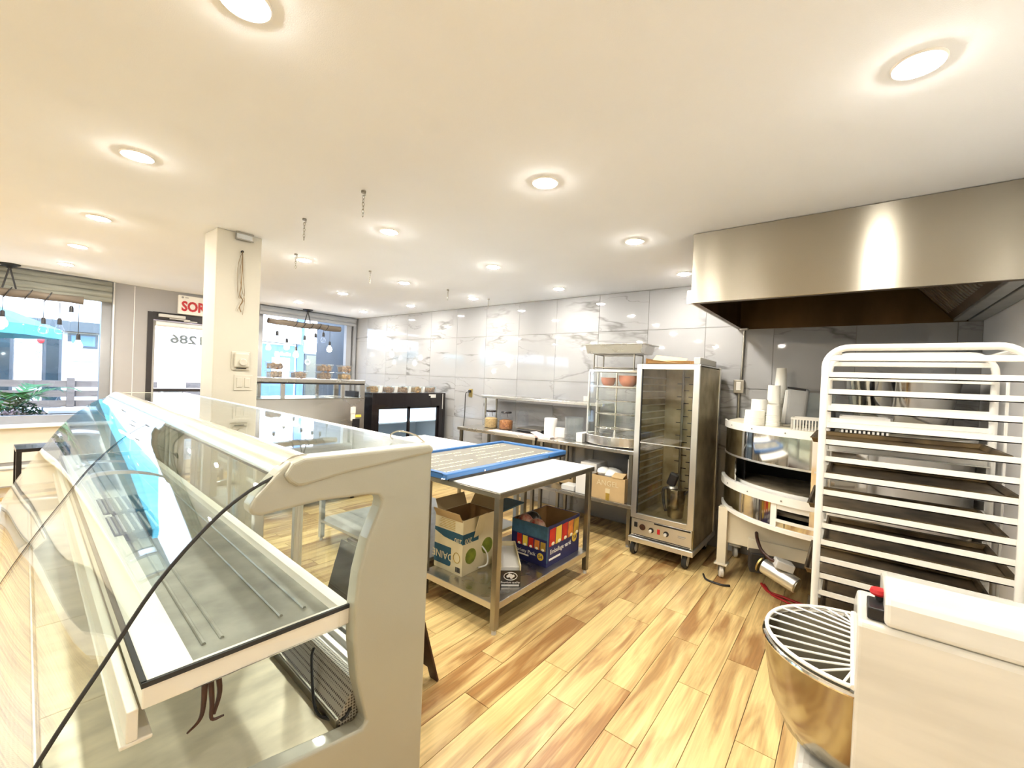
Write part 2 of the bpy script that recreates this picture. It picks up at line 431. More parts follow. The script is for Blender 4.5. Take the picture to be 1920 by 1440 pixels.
# ------------------------------------------------------------------ helpers: geometry
class MB:
    """collects boxes, tubes, lathes and prisms in world coordinates and links them as ONE mesh object"""
    def __init__(s):
        s.v, s.f, s.sm = [], [], []
    def add(s, vs, fs, smooth=False):
        n = len(s.v)
        s.v += [tuple(p) for p in vs]
        s.f += [tuple(i+n for i in f) for f in fs]
        s.sm += [smooth]*len(fs)
        return s
    def box(s, x0, x1, y0, y1, z0, z1):
        vs = [(x, y, z) for z in (z0, z1) for y in (y0, y1) for x in (x0, x1)]
        return s.add(vs, [(0, 2, 3, 1), (4, 5, 7, 6), (0, 1, 5, 4), (2, 6, 7, 3), (0, 4, 6, 2), (1, 3, 7, 5)])
    def obox(s, c, size, rz=0.0, rx=0.0, ry=0.0):
        R = Matrix.Rotation(rz, 3, 'Z') @ Matrix.Rotation(ry, 3, 'Y') @ Matrix.Rotation(rx, 3, 'X')
        hx, hy, hz = size[0]/2, size[1]/2, size[2]/2
        vs = [Vector(c)+R @ Vector((x, y, z)) for z in (-hz, hz) for y in (-hy, hy) for x in (-hx, hx)]
        return s.add(vs, [(0, 2, 3, 1), (4, 5, 7, 6), (0, 1, 5, 4), (2, 6, 7, 3), (0, 4, 6, 2), (1, 3, 7, 5)])
    def tube(s, pts, r, n=8, closed=False, caps=True, smooth=True):
        pts = [Vector(p) for p in pts]
        rs = r if isinstance(r, (list, tuple)) else [r]*len(pts)
        m = len(pts)
        rings = []
        prev = None
        for i, p in enumerate(pts):
            if closed:
                d = pts[(i+1) % m]-pts[i-1]
            else:
                d = pts[min(i+1, m-1)]-pts[max(i-1, 0)]
            d = d.normalized() if d.length > 1e-9 else Vector((0, 0, 1))
            if prev is None:
                a = Vector((0, 0, 1)) if abs(d.z) < 0.9 else Vector((1, 0, 0))
                e1 = d.cross(a).normalized()
            else:
                e1 = (prev-d*prev.dot(d))
                e1 = e1.normalized() if e1.length > 1e-6 else d.orthogonal().normalized()
            prev = e1
            e2 = d.cross(e1)
            rings.append([p+(e1*math.cos(2*PI*k/n)+e2*math.sin(2*PI*k/n))*rs[i] for k in range(n)])
        vs = [q for ring in rings for q in ring]
        fs = []
        for i in range(m if closed else m-1):
            j = (i+1) % m
            for k in range(n):
                fs.append((i*n+k, i*n+(k+1) % n, j*n+(k+1) % n, j*n+k))
        s.add(vs, fs, smooth)
        if caps and not closed:
            s.add(rings[0], [tuple(reversed(range(n)))])
            s.add(rings[-1], [tuple(range(n))])
        return s
    def cyl(s, p0, p1, r, n=16, r2=None):
        return s.tube([p0, p1], [r, r2 if r2 is not None else r], n)
    def lathe(s, prof, c=(0, 0, 0), n=24, a0=0.0, a1=2*PI, smooth=True, sx=1.0, sy=1.0):
        full = abs(a1-a0-2*PI) < 1e-6
        cnt = n if full else n+1
        vs = []
        for k in range(cnt):
            a = a0+(a1-a0)*k/n
            for r, z in prof:
                vs.append((c[0]+r*math.cos(a)*sx, c[1]+r*math.sin(a)*sy, c[2]+z))
        m = len(prof)
        fs = []
        for k in range(n):
            k2 = (k+1) % cnt
            for i in range(m-1):
                fs.append((k*m+i, k2*m+i, k2*m+i+1, k*m+i+1))
        return s.add(vs, fs, smooth)
    def prism(s, poly, plane, a0, a1, smooth=False):
        """extrude a polygon: plane 'xz' along y, 'yz' along x, 'xy' along z"""
        def mk(p, a):
            return {'xz': (p[0], a, p[1]), 'yz': (a, p[0], p[1]), 'xy': (p[0], p[1], a)}[plane]
        n = len(poly)
        vs = [mk(p, a0) for p in poly]+[mk(p, a1) for p in poly]
        fs = [tuple(range(n-1, -1, -1)), tuple(range(n, 2*n))]
        s.add(vs, fs)
        side = [(i, (i+1) % n, n+(i+1) % n, n+i) for i in range(n)]
        k = len(s.v)-2*n
        s.f += [tuple(i+k for i in f) for f in side]
        s.sm += [smooth]*n
        return s
    def strip(s, prof, plane, a0, a1, t=0.006, smooth=True):
        """a sheet of thickness t that follows an open profile, extruded"""
        P = [Vector((p[0], p[1])) for p in prof]
        off = []
        for i in range(len(P)):
            d = (P[min(i+1, len(P)-1)]-P[max(i-1, 0)]).normalized()
            off.append(P[i]+Vector((-d.y, d.x))*t)
        n = len(P)
        def mk(p, a):
            return {'xz': (p[0], a, p[1]), 'yz': (a, p[0], p[1]), 'xy': (p[0], p[1], a)}[plane]
        vs = [mk(p, a0) for p in P]+[mk(p, a1) for p in P]+[mk(p, a0) for p in off]+[mk(p, a1) for p in off]
        fs = []
        for i in range(n-1):
            fs.append((i, i+1, n+i+1, n+i))
            fs.append((2*n+i, 3*n+i, 3*n+i+1, 2*n+i+1))
        s.add(vs, fs, smooth)
        k = len(s.v)-4*n
        ed = []
        for i in range(n-1):
            ed.append((i, 2*n+i, 2*n+i+1, i+1))
            ed.append((n+i, n+i+1, 3*n+i+1, 3*n+i))
        ed += [(0, n, 3*n, 2*n), (n-1, 3*n-1, 4*n-1, 2*n-1)]
        s.f += [tuple(i+k for i in f) for f in ed]
        s.sm += [False]*len(ed)
        return s
    def ell(s, c, r, n=10, m=6):
        prof = [(math.sin(PI*i/m), -math.cos(PI*i/m)) for i in range(m+1)]
        k0 = len(s.v)
        s.lathe([(p[0], p[1]) for p in prof], (0, 0, 0), n)
        for i in range(k0, len(s.v)):
            v = s.v[i]
            s.v[i] = (c[0]+v[0]*r[0], c[1]+v[1]*r[1], c[2]+v[2]*r[2])
        return s
    def xform(s, mat):
        s.v = [tuple(mat @ Vector(p)) for p in s.v]
        return s
    def mesh(s, name, inv=None):
        me = bpy.data.meshes.new(name)
        vs = s.v if inv is None else [tuple(inv @ Vector(p)) for p in s.v]
        me.from_pydata(vs, [], s.f)
        me.polygons.foreach_set('use_smooth', s.sm)
        me.validate()
        me.update()
        return me
    def build(s, name, mat, parent=None, bevel=0.0, seg=2, local=False, fixn=True):
        inv = None
        if parent is not None and not local:
            r = parent
            while r.parent:
                r = r.parent
            inv = (Matrix.Translation(r.location) @ Matrix.Rotation(r.rotation_euler.z, 4, 'Z')).inverted()
        me = s.mesh(name, inv)
        if fixn:
            import bmesh
            bm = bmesh.new()
            bm.from_mesh(me)
            bmesh.ops.remove_doubles(bm, verts=bm.verts, dist=1e-6)
            bmesh.ops.recalc_face_normals(bm, faces=bm.faces)
            bm.to_mesh(me)
            bm.free()
        if any(s.sm):
            me.set_sharp_from_angle(angle=math.radians(38))
        me.materials.append(M[mat] if isinstance(mat, str) else mat)
        o = bpy.data.objects.new(name, me)
        COL.objects.link(o)
        if parent is not None:
            o.parent = parent
        if bevel:
            b = o.modifiers.new('bevel', 'BEVEL')
            b.width = bevel
            b.segments = seg
            b.limit_method = 'ANGLE'
            b.angle_limit = math.radians(40)
            b.harden_normals = False
        return o

def thing(name, label, cat, loc, rz=0.0, group=None):
    o = bpy.data.objects.new(name, None)
    o.empty_display_size = 0.05
    COL.objects.link(o)
    o.location = loc
    o.rotation_euler = (0, 0, rz)
    return tag(o, label, cat, group)

def tag(o, label, cat, group=None, kind=None):
    o['label'] = label
    o['category'] = cat
    if group:
        o['group'] = group
    if kind:
        o['kind'] = kind
    return o

def struct(o):
    o['kind'] = 'structure'
    return o

def ground(o, x, y, z):
    """move the origin of a single-mesh thing to its base"""
    o.data.transform(Matrix.Translation((-x, -y, -z)))
    o.location = (x, y, z)
    return o

def dup(root, loc, rz=None, label=None, group=None):
    r = root.copy()
    COL.objects.link(r)
    r.location = loc
    if rz is not None:
        r.rotation_euler = (0, 0, rz)
    if label:
        r['label'] = label
    if group:
        r['group'] = group
    for ch in list(root.children):
        c = ch.copy()
        COL.objects.link(c)
        c.parent = r
        for g in list(ch.children):
            d = g.copy()
            COL.objects.link(d)
            d.parent = c
    return r

def text_mb(txt, size, depth=0.0015, shear=0.0, bold=0.0):
    """flat raised lettering: x right, y up, centred on the origin, as lists of vertices and faces"""
    cu = bpy.data.curves.new('lettering', 'FONT')
    cu.body = txt
    cu.size = size
    cu.extrude = depth
    cu.align_x = 'CENTER'
    cu.align_y = 'CENTER'
    cu.shear = shear
    cu.resolution_u = 3
    cu.offset = bold
    ob = bpy.data.objects.new('lettering', cu)
    COL.objects.link(ob)
    bpy.context.view_layer.update()
    me = bpy.data.meshes.new_from_object(ob)
    vs = [tuple(v.co) for v in me.vertices]
    fs = [tuple(p.vertices) for p in me.polygons]
    bpy.data.objects.remove(ob)
    bpy.data.meshes.remove(me)
    return vs, fs

def letter(txt, size, origin, right, up, depth=0.0015, mb=None, stretch=1.0, shear=0.0, bold=0.0):
    """lettering laid on a surface: origin is its centre, right / up its directions in the world"""
    vs, fs = text_mb(txt, size, depth, shear, bold)
    right, up, o = Vector(right).normalized(), Vector(up).normalized(), Vector(origin)
    nrm = right.cross(up)
    mb = mb or MB()
    mb.add([o+right*v[0]*stretch+up*v[1]+nrm*v[2] for v in vs], fs)
    return mb

def arc(cx, cy, r, a0, a1, n):
    return [(cx+r*math.cos(a0+(a1-a0)*i/n), cy+r*math.sin(a0+(a1-a0)*i/n)) for i in range(n+1)]

def bez(p, n=16):
    """a smooth curve through control points (Catmull-Rom)"""
    P = [Vector(q) for q in p]
    P = [P[0]*2-P[1]]+P+[P[-1]*2-P[-2]]
    out = []
    for i in range(1, len(P)-2):
        for k in range(n):
            t = k/n
            a, b, c, d = P[i-1], P[i], P[i+1], P[i+2]
            out.append(0.5*((2*b)+(c-a)*t+(2*a-5*b+4*c-d)*t*t+(3*b-a-3*c+d)*t**3))
    out.append(P[-2])
    return out
# ------------------------------------------------------------------ the room
XW, XL, YN, YF, ZC = 4.68, -4.0, -0.75, 7.642, 2.658      # tiled wall, left wall, near wall, window wall, ceiling

floor = struct(MB().box(XL, XW, YN, YF, -0.06, -0.012).build('floor', 'screed'))
ceil = struct(MB().box(XL-0.2, XW+0.2, YN-0.2, YF+0.25, ZC, ZC+0.15).build('ceiling', 'ceil'))
wl = struct(MB().box(XL-0.12, XL, YN-0.12, YF, -0.05, ZC).build('wall_left', 'wallw'))
wn = struct(MB().box(XL, XW+0.12, YN-0.12, YN, -0.05, ZC).build('wall_near', 'wallw'))

# wood-look planks: 0.1607 x 0.977 m, long side towards the tiled wall
PW, PL = 0.1607, 0.977
phase = {0: 2.19, 1: 2.81, 2: 2.413, 3: 1.847, 4: 2.16, 5: 1.865, 6: 2.07, 7: 1.59, 8: 1.89}
plank_mesh = {}
far = MB()
n_pl = 0
rng = random.Random(3)
k0 = math.floor((YN-0.196)/PW)
for k in range(k0, math.ceil((YF-0.196)/PW)):
    y0, y1 = max(YN, 0.196+k*PW), min(YF, 0.196+(k+1)*PW)
    if y1-y0 < 0.01:
        continue
    ph = phase.get(k, rng.uniform(0, PL))
    x = XL-PL+((ph-XL) % PL)
    while x < XW:
        a, b = max(x, XL), min(x+PL, XW)
        x += PL
        if b-a < 0.01:
            continue
        near = (a+b)/2 > 0.6 and y0 < 6.6 and n_pl < 300
        if not near:
            g = 0.0017
            far.box(a+g, b-g, y0+g, y1-g, -0.013, 0)
            continue
        key = (round(b-a, 3), round(y1-y0, 3))
        if key not in plank_mesh:
            g = 0.0017
            hx, hy = key[0]/2-g, key[1]/2-g
            me = MB().box(-hx, hx, -hy, hy, -0.013, 0).mesh('plank')
            me.materials.append(M['plank'])
            plank_mesh[key] = me
        o = bpy.data.objects.new('plank', plank_mesh[key])
        COL.objects.link(o)
        o.location = ((a+b)/2, (y0+y1)/2, 0)
        o.parent = floor
        n_pl += 1
o = far.build('far_planks', 'plank', floor, local=True, fixn=False)
o['kind'] = 'stuff'

# tiled wall: 0.6 m polished marble-look tiles on a grouted wall
wr = struct(MB().box(XW+0.006, XW+0.15, YN-0.12, YF+0.2, -0.05, ZC).build('wall_right', 'grout'))
zj = [0.0, 0.378, 0.989, 1.600, 2.211, ZC-0.004]
yj = [YN]+[1.20+0.6055*k for k in range(-3, 11)]+[YF]
tile_mesh = {}
for i in range(len(yj)-1):
    for j in range(len(zj)-1):
        ya, yb, za, zb = yj[i], yj[i+1], zj[j], zj[j+1]
        if yb-ya < 0.02:
            continue
        key = (round(yb-ya, 3), round(zb-za, 3))
        if key not in tile_mesh:
            g = 0.0022
            me = MB().box(-0.0, 0.012, -key[0]/2+g, key[0]/2-g, -key[1]/2+g, key[1]/2-g).mesh('tile')
            me.materials.append(M['marble'])
            tile_mesh[key] = me
        o = bpy.data.objects.new('tile', tile_mesh[key])
        COL.objects.link(o)
        o.location = (XW, (ya+yb)/2, (za+zb)/2)
        o.parent = wr

# wall to the street with two shop windows and the door
wf = MB()
T = 0.22
def wseg(x0, x1, z0, z1):
    wf.box(x0, x1, YF, YF+T, z0, z1)
wseg(XL-0.12, -3.7, -0.05, ZC)
wseg(-3.7, 1.15, -0.05, 0.83)
wseg(-3.7, 1.15, 2.60, ZC)
wseg(1.15, 1.506, -0.05, ZC)
wseg(1.506, 2.45, 2.337, ZC)
wseg(2.45, 2.93, -0.05, ZC)
wseg(2.93, 4.60, -0.05, 0.80)
wseg(2.93, 4.60, 2.62, ZC)
wseg(4.60, XW+0.15, -0.05, ZC)
wf = struct(wf.build('wall_far', 'backlit_grey'))
MB().box(1.362, 1.368, YF-0.003, YF, 0, ZC-0.01).build('panel_seam', 'wallw', wf)
MB().box(1.15, 1.165, YF-0.012, YF, 0.0, ZC).build('corner_bead', 'wallw', wf)

def window(name, x0, x1, z0, z1, mull, fr=0.06):
    r = bpy.data.objects.new(name, None)
    COL.objects.link(r)
    r.location = ((x0+x1)/2, YF+0.1, z0)
    struct(r)
    yc = YF+0.11
    f = MB()
    f.box(x0, x0+fr, yc-0.05, yc+0.05, z0, z1)
    f.box(x1-fr, x1, yc-0.05, yc+0.05, z0, z1)
    f.box(x0+fr, x1-fr, yc-0.05, yc+0.05, z0, z0+fr)
    f.box(x0+fr, x1-fr, yc-0.05, yc+0.05, z1-fr, z1)
    for m in mull:
        f.box(m-0.025, m+0.025, yc-0.04, yc+0.04, z0+fr, z1-fr)
    f.build('window_frame', 'framegrey', r, bevel=0.004)
    xs = [x0+fr]+[q for m in mull for q in (m-0.025, m+0.025)]+[x1-fr]
    for i in range(0, len(xs), 2):
        MB().box(xs[i], xs[i+1], yc-0.004, yc+0.004, z0+fr, z1-fr).build('pane', 'winglass', r)
    MB().box(x0-0.02, x1+0.02, YF-0.10, YF+0.06, z0-0.03, z0+0.005).build('window_sill', 'wallw', r, bevel=0.006)
    return r
w1 = window('window_1', -3.7, 1.15, 0.83, 2.60, [-2.1, -0.5], fr=0.10)
w2 = window('window_2', 2.93, 4.60, 0.80, 2.62, [], fr=0.08)
# inner casing of the right window
MB().box(4.46, 4.56, YF-0.03, YF+0.06, 0.8, 2.56).box(4.60, 4.65, YF-0.05, YF, 0.8, 2.52).build('casing', 'framegrey', w2)

# door: black frame, glazed leaf, closer, rolled blind, street number read from behind
d = bpy.data.objects.new('door_1', None)
COL.objects.link(d)
d.location = (1.98, YF+0.06, 0)
struct(d)
f = MB()
f.box(1.506, 1.565, YF-0.01, YF+0.12, 0, 2.337).box(2.39, 2.45, YF-0.01, YF+0.12, 0, 2.337).box(1.565, 2.39, YF-0.01, YF+0.12, 2.235, 2.337)
f.build('door_frame', 'frameblk', d, bevel=0.004)
lf = MB()
lf.box(1.565, 1.60, YF+0.03, YF+0.08, 0.02, 2.225).box(2.34, 2.385, YF+0.03, YF+0.08, 0.02, 2.225)
lf.box(1.60, 2.34, YF+0.03, YF+0.08, 2.15, 2.225).box(1.60, 2.34, YF+0.03, YF+0.08, 0.02, 0.22)
leaf = lf.build('door_leaf', 'greyl', d, bevel=0.004)
MB().box(1.60, 2.34, YF+0.045, YF+0.053, 0.22, 2.15).build('pane', 'winglass', leaf)
MB().box(1.60, 2.34, YF+0.025, YF+0.06, 1.225, 1.265).build('push_bar', 'frameblk', d, bevel=0.004)
MB().box(1.62, 1.92, YF-0.07, YF-0.012, 2.275, 2.315).box(1.74, 1.98, YF-0.05, YF-0.03, 2.255, 2.27).box(1.90, 2.06, YF-0.08, YF-0.06, 2.235, 2.25).build('door_closer', 'greyl', d, bevel=0.004)
MB().tube([(1.60, YF+0.01, 2.18), (2.34, YF+0.01, 2.18)], 0.035, 12).build('rolled_blind', 'wallw', d)
letter('1286', 0.17, (1.99, YF+0.06, 1.98), (-1, 0, 0), (0, 0, 1), 0.001, stretch=1.25, bold=0.004).build('street_number', 'grey', d)

# pillar in front of the display case
pil = struct(MB().box(1.14, 1.455, 3.80, 4.07, 0, ZC).build('pillar', 'pillar', bevel=0.006))

# baseboards
struct(MB().box(XL, 1.5, YF-0.02, YF, 0, 0.10).build('baseboard_far', 'wallw'))
struct(MB().box(XL, XL+0.015, YN, YF, 0, 0.10).build('baseboard_left', 'wallw'))
# ------------------------------------------------------------------ recessed downlights
ORD = ['nearest', 'second', 'third', 'fourth', 'fifth', 'sixth']
rows = [
    ('added as fill, customer side', [(-1.0, 1.35), (-1.0, 2.8), (-1.0, 4.2), (-1.0, 5.5), (-1.0, 6.7)]),  # unseen row, added to brighten the room
    ('added as fill, left wall', [(-2.6, 1.35), (-2.6, 2.8), (-2.6, 4.2), (-2.6, 5.5), (-2.6, 6.7)]),  # second added row out of view, for more ambient light
    ('over the curved display case', [(0.475, 1.415), (0.51, 2.89), (0.565, 4.365), (0.595, 5.60), (0.63, 6.77)]),
    ('through the middle of the room', [(1.86, -0.126), (1.889, 1.326), (1.911, 2.731), (1.958, 4.138)]),
    ('over the work table', [(3.032, 1.30), (3.056, 2.703), (3.076, 4.07), (3.08, 5.386), (3.12, 6.73)]),
    ('beside the tiled wall', [(4.146, 1.276), (4.158, 2.666), (4.145, 4.0), (4.144, 5.307), (4.168, 6.60)]),
]
proto = None
for rname, pts in rows:
    for i, (x, y) in enumerate(pts):
        lab = 'round recessed ceiling downlight, %s of the row %s' % (ORD[i], rname)
        if proto is None:
            proto = thing('recessed_light', lab, 'ceiling light', (x, y, ZC), 0, 'recessed ceiling lights')
            MB().lathe([(0.055, -0.001), (0.056, -0.006), (0.066, -0.007), (0.070, -0.002), (0.070, 0.0)], (x, y, ZC), 28).build('trim_ring', 'white', proto)
            MB().lathe([(0.0, -0.015), (0.022, -0.0145), (0.040, -0.0125), (0.051, -0.008), (0.056, -0.001), (0.0, -0.001)], (x, y, ZC), 28).build('lens', 'lens', proto)
        else:
            dup(proto, (x, y, ZC), label=lab)

# ------------------------------------------------------------------ short chains left hanging from ceiling hooks
def chain(x, y, z1, label):
    t = thing('ceiling_chain', label, 'chain', (x, y, ZC), 0, 'chains hanging from the ceiling')
    MB().cyl((x, y, ZC), (x, y, ZC-0.012), 0.014, 10).tube([(x, y, ZC-0.01), (x+0.012, y, ZC-0.02), (x, y, ZC-0.03)], 0.003, 6).build('hook', 'dsteel', t)
    ln = 0.026
    n = max(3, int((ZC-0.02-z1)/(ln*0.78)))
    mb = MB()
    for i in range(n):
        zc = ZC-0.03-ln*0.78*i-ln/2+0.006
        pts = []
        for k in range(10):
            a = 2*PI*k/10
            u, w = 0.0065*math.cos(a), (ln/2)*math.sin(a)
            pts.append((x+(u if i % 2 == 0 else 0), y+(0 if i % 2 == 0 else u), zc+w))
        mb.tube(pts, 0.0018, 5, closed=True)
    mb.build('links', 'dsteel', t)
chain(1.401, 2.265, 2.50, 'short dark chain hanging from the ceiling, nearest and largest')
chain(1.427, 3.029, 2.511, 'short dark chain hanging from the ceiling, just right of the pillar')
chain(1.819, 4.0, 2.533, 'short pale chain hanging beside a downlight, right of the pillar')
chain(2.545, 3.941, 2.522, 'thin chain hanging from the ceiling, over the black merchandiser')
chain(3.588, 3.892, 2.536, 'thin chain hanging from the ceiling, between two downlights near the tiles')
chain(4.258, 3.828, 2.518, 'thin chain hanging from the ceiling right against the tiled wall')

# ------------------------------------------------------------------ things on the pillar
t = thing('junction_box', 'small galvanised metal box at the top of the pillar', 'box', (1.318, 3.80, 2.60))
MB().box(1.262, 1.372, 3.765, 3.80, 2.602, 2.652).build('housing', 'galv', t, bevel=0.003)
MB().box(1.255, 1.379, 3.758, 3.766, 2.598, 2.607).box(1.255, 1.379, 3.758, 3.766, 2.645, 2.655).build('flange', 'dsteel', t)
t = thing('loose_wiring', 'bunch of loose brown wires hanging out of the pillar', 'wires', (1.312, 3.80, 2.50))
MB().cyl((1.312, 3.80, 2.515), (1.312, 3.785, 2.515), 0.010, 8).build('hole_plug', 'dark', t)
for pts, r in (([(1.312, 3.787, 2.515), (1.31, 3.775, 2.40), (1.305, 3.775, 2.24), (1.30, 3.778, 2.17), (1.322, 3.775, 2.13), (1.30, 3.777, 2.08), (1.313, 3.78, 2.04)], 0.0035),
               ([(1.310, 3.787, 2.513), (1.285, 3.782, 2.42), (1.279, 3.784, 2.30), (1.292, 3.782, 2.16), (1.315, 3.78, 2.15)], 0.0016),
               ([(1.314, 3.787, 2.51), (1.318, 3.78, 2.35), (1.333, 3.78, 2.19), (1.318, 3.78, 2.13), (1.288, 3.784, 2.05)], 0.0016),
               ([(1.312, 3.785, 2.50), (1.298, 3.782, 2.33), (1.312, 3.78, 2.22), (1.335, 3.782, 2.14), (1.325, 3.784, 2.02)], 0.0016)):
    MB().tube(bez(pts, 6), r, 6).build('wire', 'wire', t)
t = thing('thermostat', 'white dial thermostat with round knob on the pillar', 'thermostat', (1.325, 3.80, 1.58))
MB().box(1.262, 1.392, 3.788, 3.80, 1.583, 1.732).build('wall_plate', 'fitting', t, bevel=0.006)
MB().box(1.276, 1.380, 3.762, 3.789, 1.605, 1.722).build('cover', 'fitting', t, bevel=0.014, seg=3)
MB().cyl((1.33, 3.762, 1.648), (1.33, 3.745, 1.648), 0.027, 20).build('dial', 'fitting', t, bevel=0.003)
MB().box(1.295, 1.365, 3.786, 3.79, 1.596, 1.602).build('slot', 'dark', t)
t = thing('light_switch', 'white double rocker light switch below the thermostat', 'light switch', (1.35, 3.80, 1.42))
MB().box(1.285, 1.416, 3.793, 3.80, 1.425, 1.548).build('switch_plate', 'fitting', t, bevel=0.003)
for x0 in (1.302, 1.358):
    MB().box(x0, x0+0.038, 3.788, 3.794, 1.448, 1.525).build('rocker', 'fitting', t, bevel=0.003)

# ------------------------------------------------------------------ exit sign over the door
t = thing('exit_sign', 'white illuminated exit sign with red letters over the door', 'exit sign', (2.10, YF, 2.34))
MB().box(1.835, 2.37, YF-0.06, YF, 2.345, 2.615).build('housing', 'signface', t, bevel=0.008)
letter('SORTIE', 0.19, (2.115, YF-0.062, 2.455), (1, 0, 0), (0, 0, 1), 0.002, stretch=0.80, bold=0.007).build('lettering', 'redp', t)
MB().cyl((1.88, YF-0.058, 2.585), (1.88, YF-0.066, 2.585), 0.014, 12).box(1.91, 1.95, YF-0.063, YF-0.06, 2.58, 2.59).build('test_button', 'grey', t)

# ------------------------------------------------------------------ blinds over the windows
t = thing('rolled_window_blind', 'rolled greyish fabric blind above the left shop window', 'blind', (0.1, YF, 2.38))
for i, (z, r) in enumerate(((2.612, 0.035), (2.55, 0.045), (2.475, 0.045), (2.415, 0.035))):
    MB().tube([(-3.7, YF-0.045, z), (1.13, YF-0.045, z)], r, 14).build('fabric_roll', 'blind', t)
t = thing('window_valance', 'pale grey ribbed valance above the right shop window', 'blind', (3.76, YF, 2.50))
for z, r in ((2.60, 0.05), (2.53, 0.035)):
    MB().tube([(2.90, YF-0.05, z), (4.62, YF-0.05, z)], r, 14).build('rail', 'framegrey', t)

# ------------------------------------------------------------------ timber beams with bare bulbs wound round them
def beam(x0, x1, y, z, canopy_x, bulbs, lab, side):
    t = thing('beam_pendant', lab, 'pendant light', ((x0+x1)/2, y, z-0.05))
    rr = random.Random(int(x1*100))
    pts = [(x0+(x1-x0)*i/10, y+rr.uniform(-.008, .008), z+rr.uniform(-.008, .008)) for i in range(11)]
    MB().tube(pts, [0.048+rr.uniform(-.006, .004) for _ in pts], 10).build('timber_beam', 'log', t)
    MB().lathe([(0.0, 0.0), (0.085, 0.0), (0.08, -0.012), (0.03, -0.035), (0.02, -0.05), (0.0, -0.05)], (canopy_x, y, ZC), 16).build('canopy', 'black', t)
    MB().tube([(canopy_x, y, ZC-0.03), (canopy_x-0.05, y, z+0.045)], 0.009, 6).tube([(canopy_x, y, ZC-0.03), (canopy_x+0.05, y, z+0.045)], 0.009, 6).build('hanger', 'black', t)
    nw = 5
    for i in range(nw):
        w = MB()
        xc = x0+(x1-x0)*(0.35+0.55*i/nw)
        w.tube([(xc+0.02*math.sin(2*PI*k/10)*1.5, y+0.058*math.cos(2*PI*k/10), z+0.058*math.sin(2*PI*k/10)) for k in range(10)], 0.006, 5, closed=True)
        w.build('wound_cable', 'black', t)
    for i, (bx, bz, on_) in enumerate(bulbs):
        MB().cyl((bx, y, z-0.045), (bx, y, bz+0.10), 0.0035, 5).build('cord', 'black', t)
        MB().lathe([(0.0, 0.11), (0.014, 0.105), (0.02, 0.09), (0.022, 0.03), (0.0, 0.03)], (bx, y, bz), 12).build('socket', 'black', t)
        MB().lathe([(0.018, 0.032), (0.022, 0.015), (0.040, -0.02), (0.043, -0.045), (0.034, -0.072), (0.0, -0.085)], (bx, y, bz), 14).build('bulb', 'bulb_on' if on_ else 'lampglass', t)
beam(2.96, 4.20, 7.40, 2.385, 3.60, [(3.11, 2.13, 0), (3.265, 2.02, 1), (3.42, 1.90, 1), (3.56, 2.10, 0), (3.75, 2.16, 0), (3.89, 2.19, 0), (4.01, 2.04, 1)],
     'old timber beam with bare bulbs hanging before the right window', 1)
beam(-0.55, 0.845, 7.40, 2.34, 0.255, [(0.212, 2.03, 1), (0.52, 1.99, 0), (0.65, 2.00, 0), (0.745, 2.16, 0), (0.81, 1.83, 1)],
     'old timber beam with bare bulbs hanging before the left window', 0)

# ------------------------------------------------------------------ wall sockets, switch and conduit on the tiles
t = thing('wall_outlet', 'brass wall outlet with a black cord plugged in', 'outlet', (XW, 4.487, 1.33))
MB().box(XW-0.008, XW, 4.45, 4.524, 1.31, 1.43).build('cover_plate', 'brass', t, bevel=0.002)
MB().box(XW-0.035, XW-0.008, 4.475, 4.515, 1.375, 1.415).build('plug', 'black', t, bevel=0.006)
MB().tube(bez([(XW-0.03, 4.50, 1.39), (XW-0.05, 4.545, 1.36), (XW-0.04, 4.56, 1.22), (XW-0.03, 4.57, 1.05), (XW-0.03, 4.59, 0.85), (XW-0.03, 4.62, 0.67)], 6), 0.006, 7).build('cord', 'black', t)
t = thing('wall_outlet', 'small pale double outlet on the tiles above the steel overshelf', 'outlet', (XW, 2.53, 1.36))
MB().box(XW-0.008, XW, 2.49, 2.575, 1.35, 1.43).build('cover_plate', 'greyl', t, bevel=0.002)
for y0 in (2.50, 2.54):
    MB().box(XW-0.011, XW-0.007, y0, y0+0.025, 1.37, 1.41).build('socket', 'ivory', t)
t = thing('conduit_switch', 'metal surface switch box on vertical conduit below the hood', 'switch', (XW, 0.862, 1.306))
MB().cyl((XW-0.02, 0.838, 2.17), (XW-0.02, 0.85, 1.68), 0.011, 10).cyl((XW-0.02, 0.862, 1.56), (XW-0.02, 0.862, 1.0), 0.014, 10).build('conduit', 'dsteel', t)
MB().box(XW-0.05, XW, 0.818, 0.908, 1.556, 1.684).build('switch_box', 'dsteel', t, bevel=0.004)
MB().box(XW-0.056, XW-0.05, 0.843, 0.884, 1.585, 1.665).build('switch_plate', 'ivory', t, bevel=0.003)
# ------------------------------------------------------------------ the long curved-glass display case
# local axes: x = -(distance forward from its back), y = along the counter, z up
CO, CTH, CL = Vector((0.957, 1.081, 0)), math.radians(2.97), 3.36
case = thing('display_case', 'long refrigerated display case with curved front glass and champagne end panel', 'display case', CO, -CTH)
def cb(mb, name, mat, parent=None, **k):
    return mb.build(name, mat, parent or case, local=True, **k)
def S(pts):
    return [(-p[0], p[1]) for p in pts]
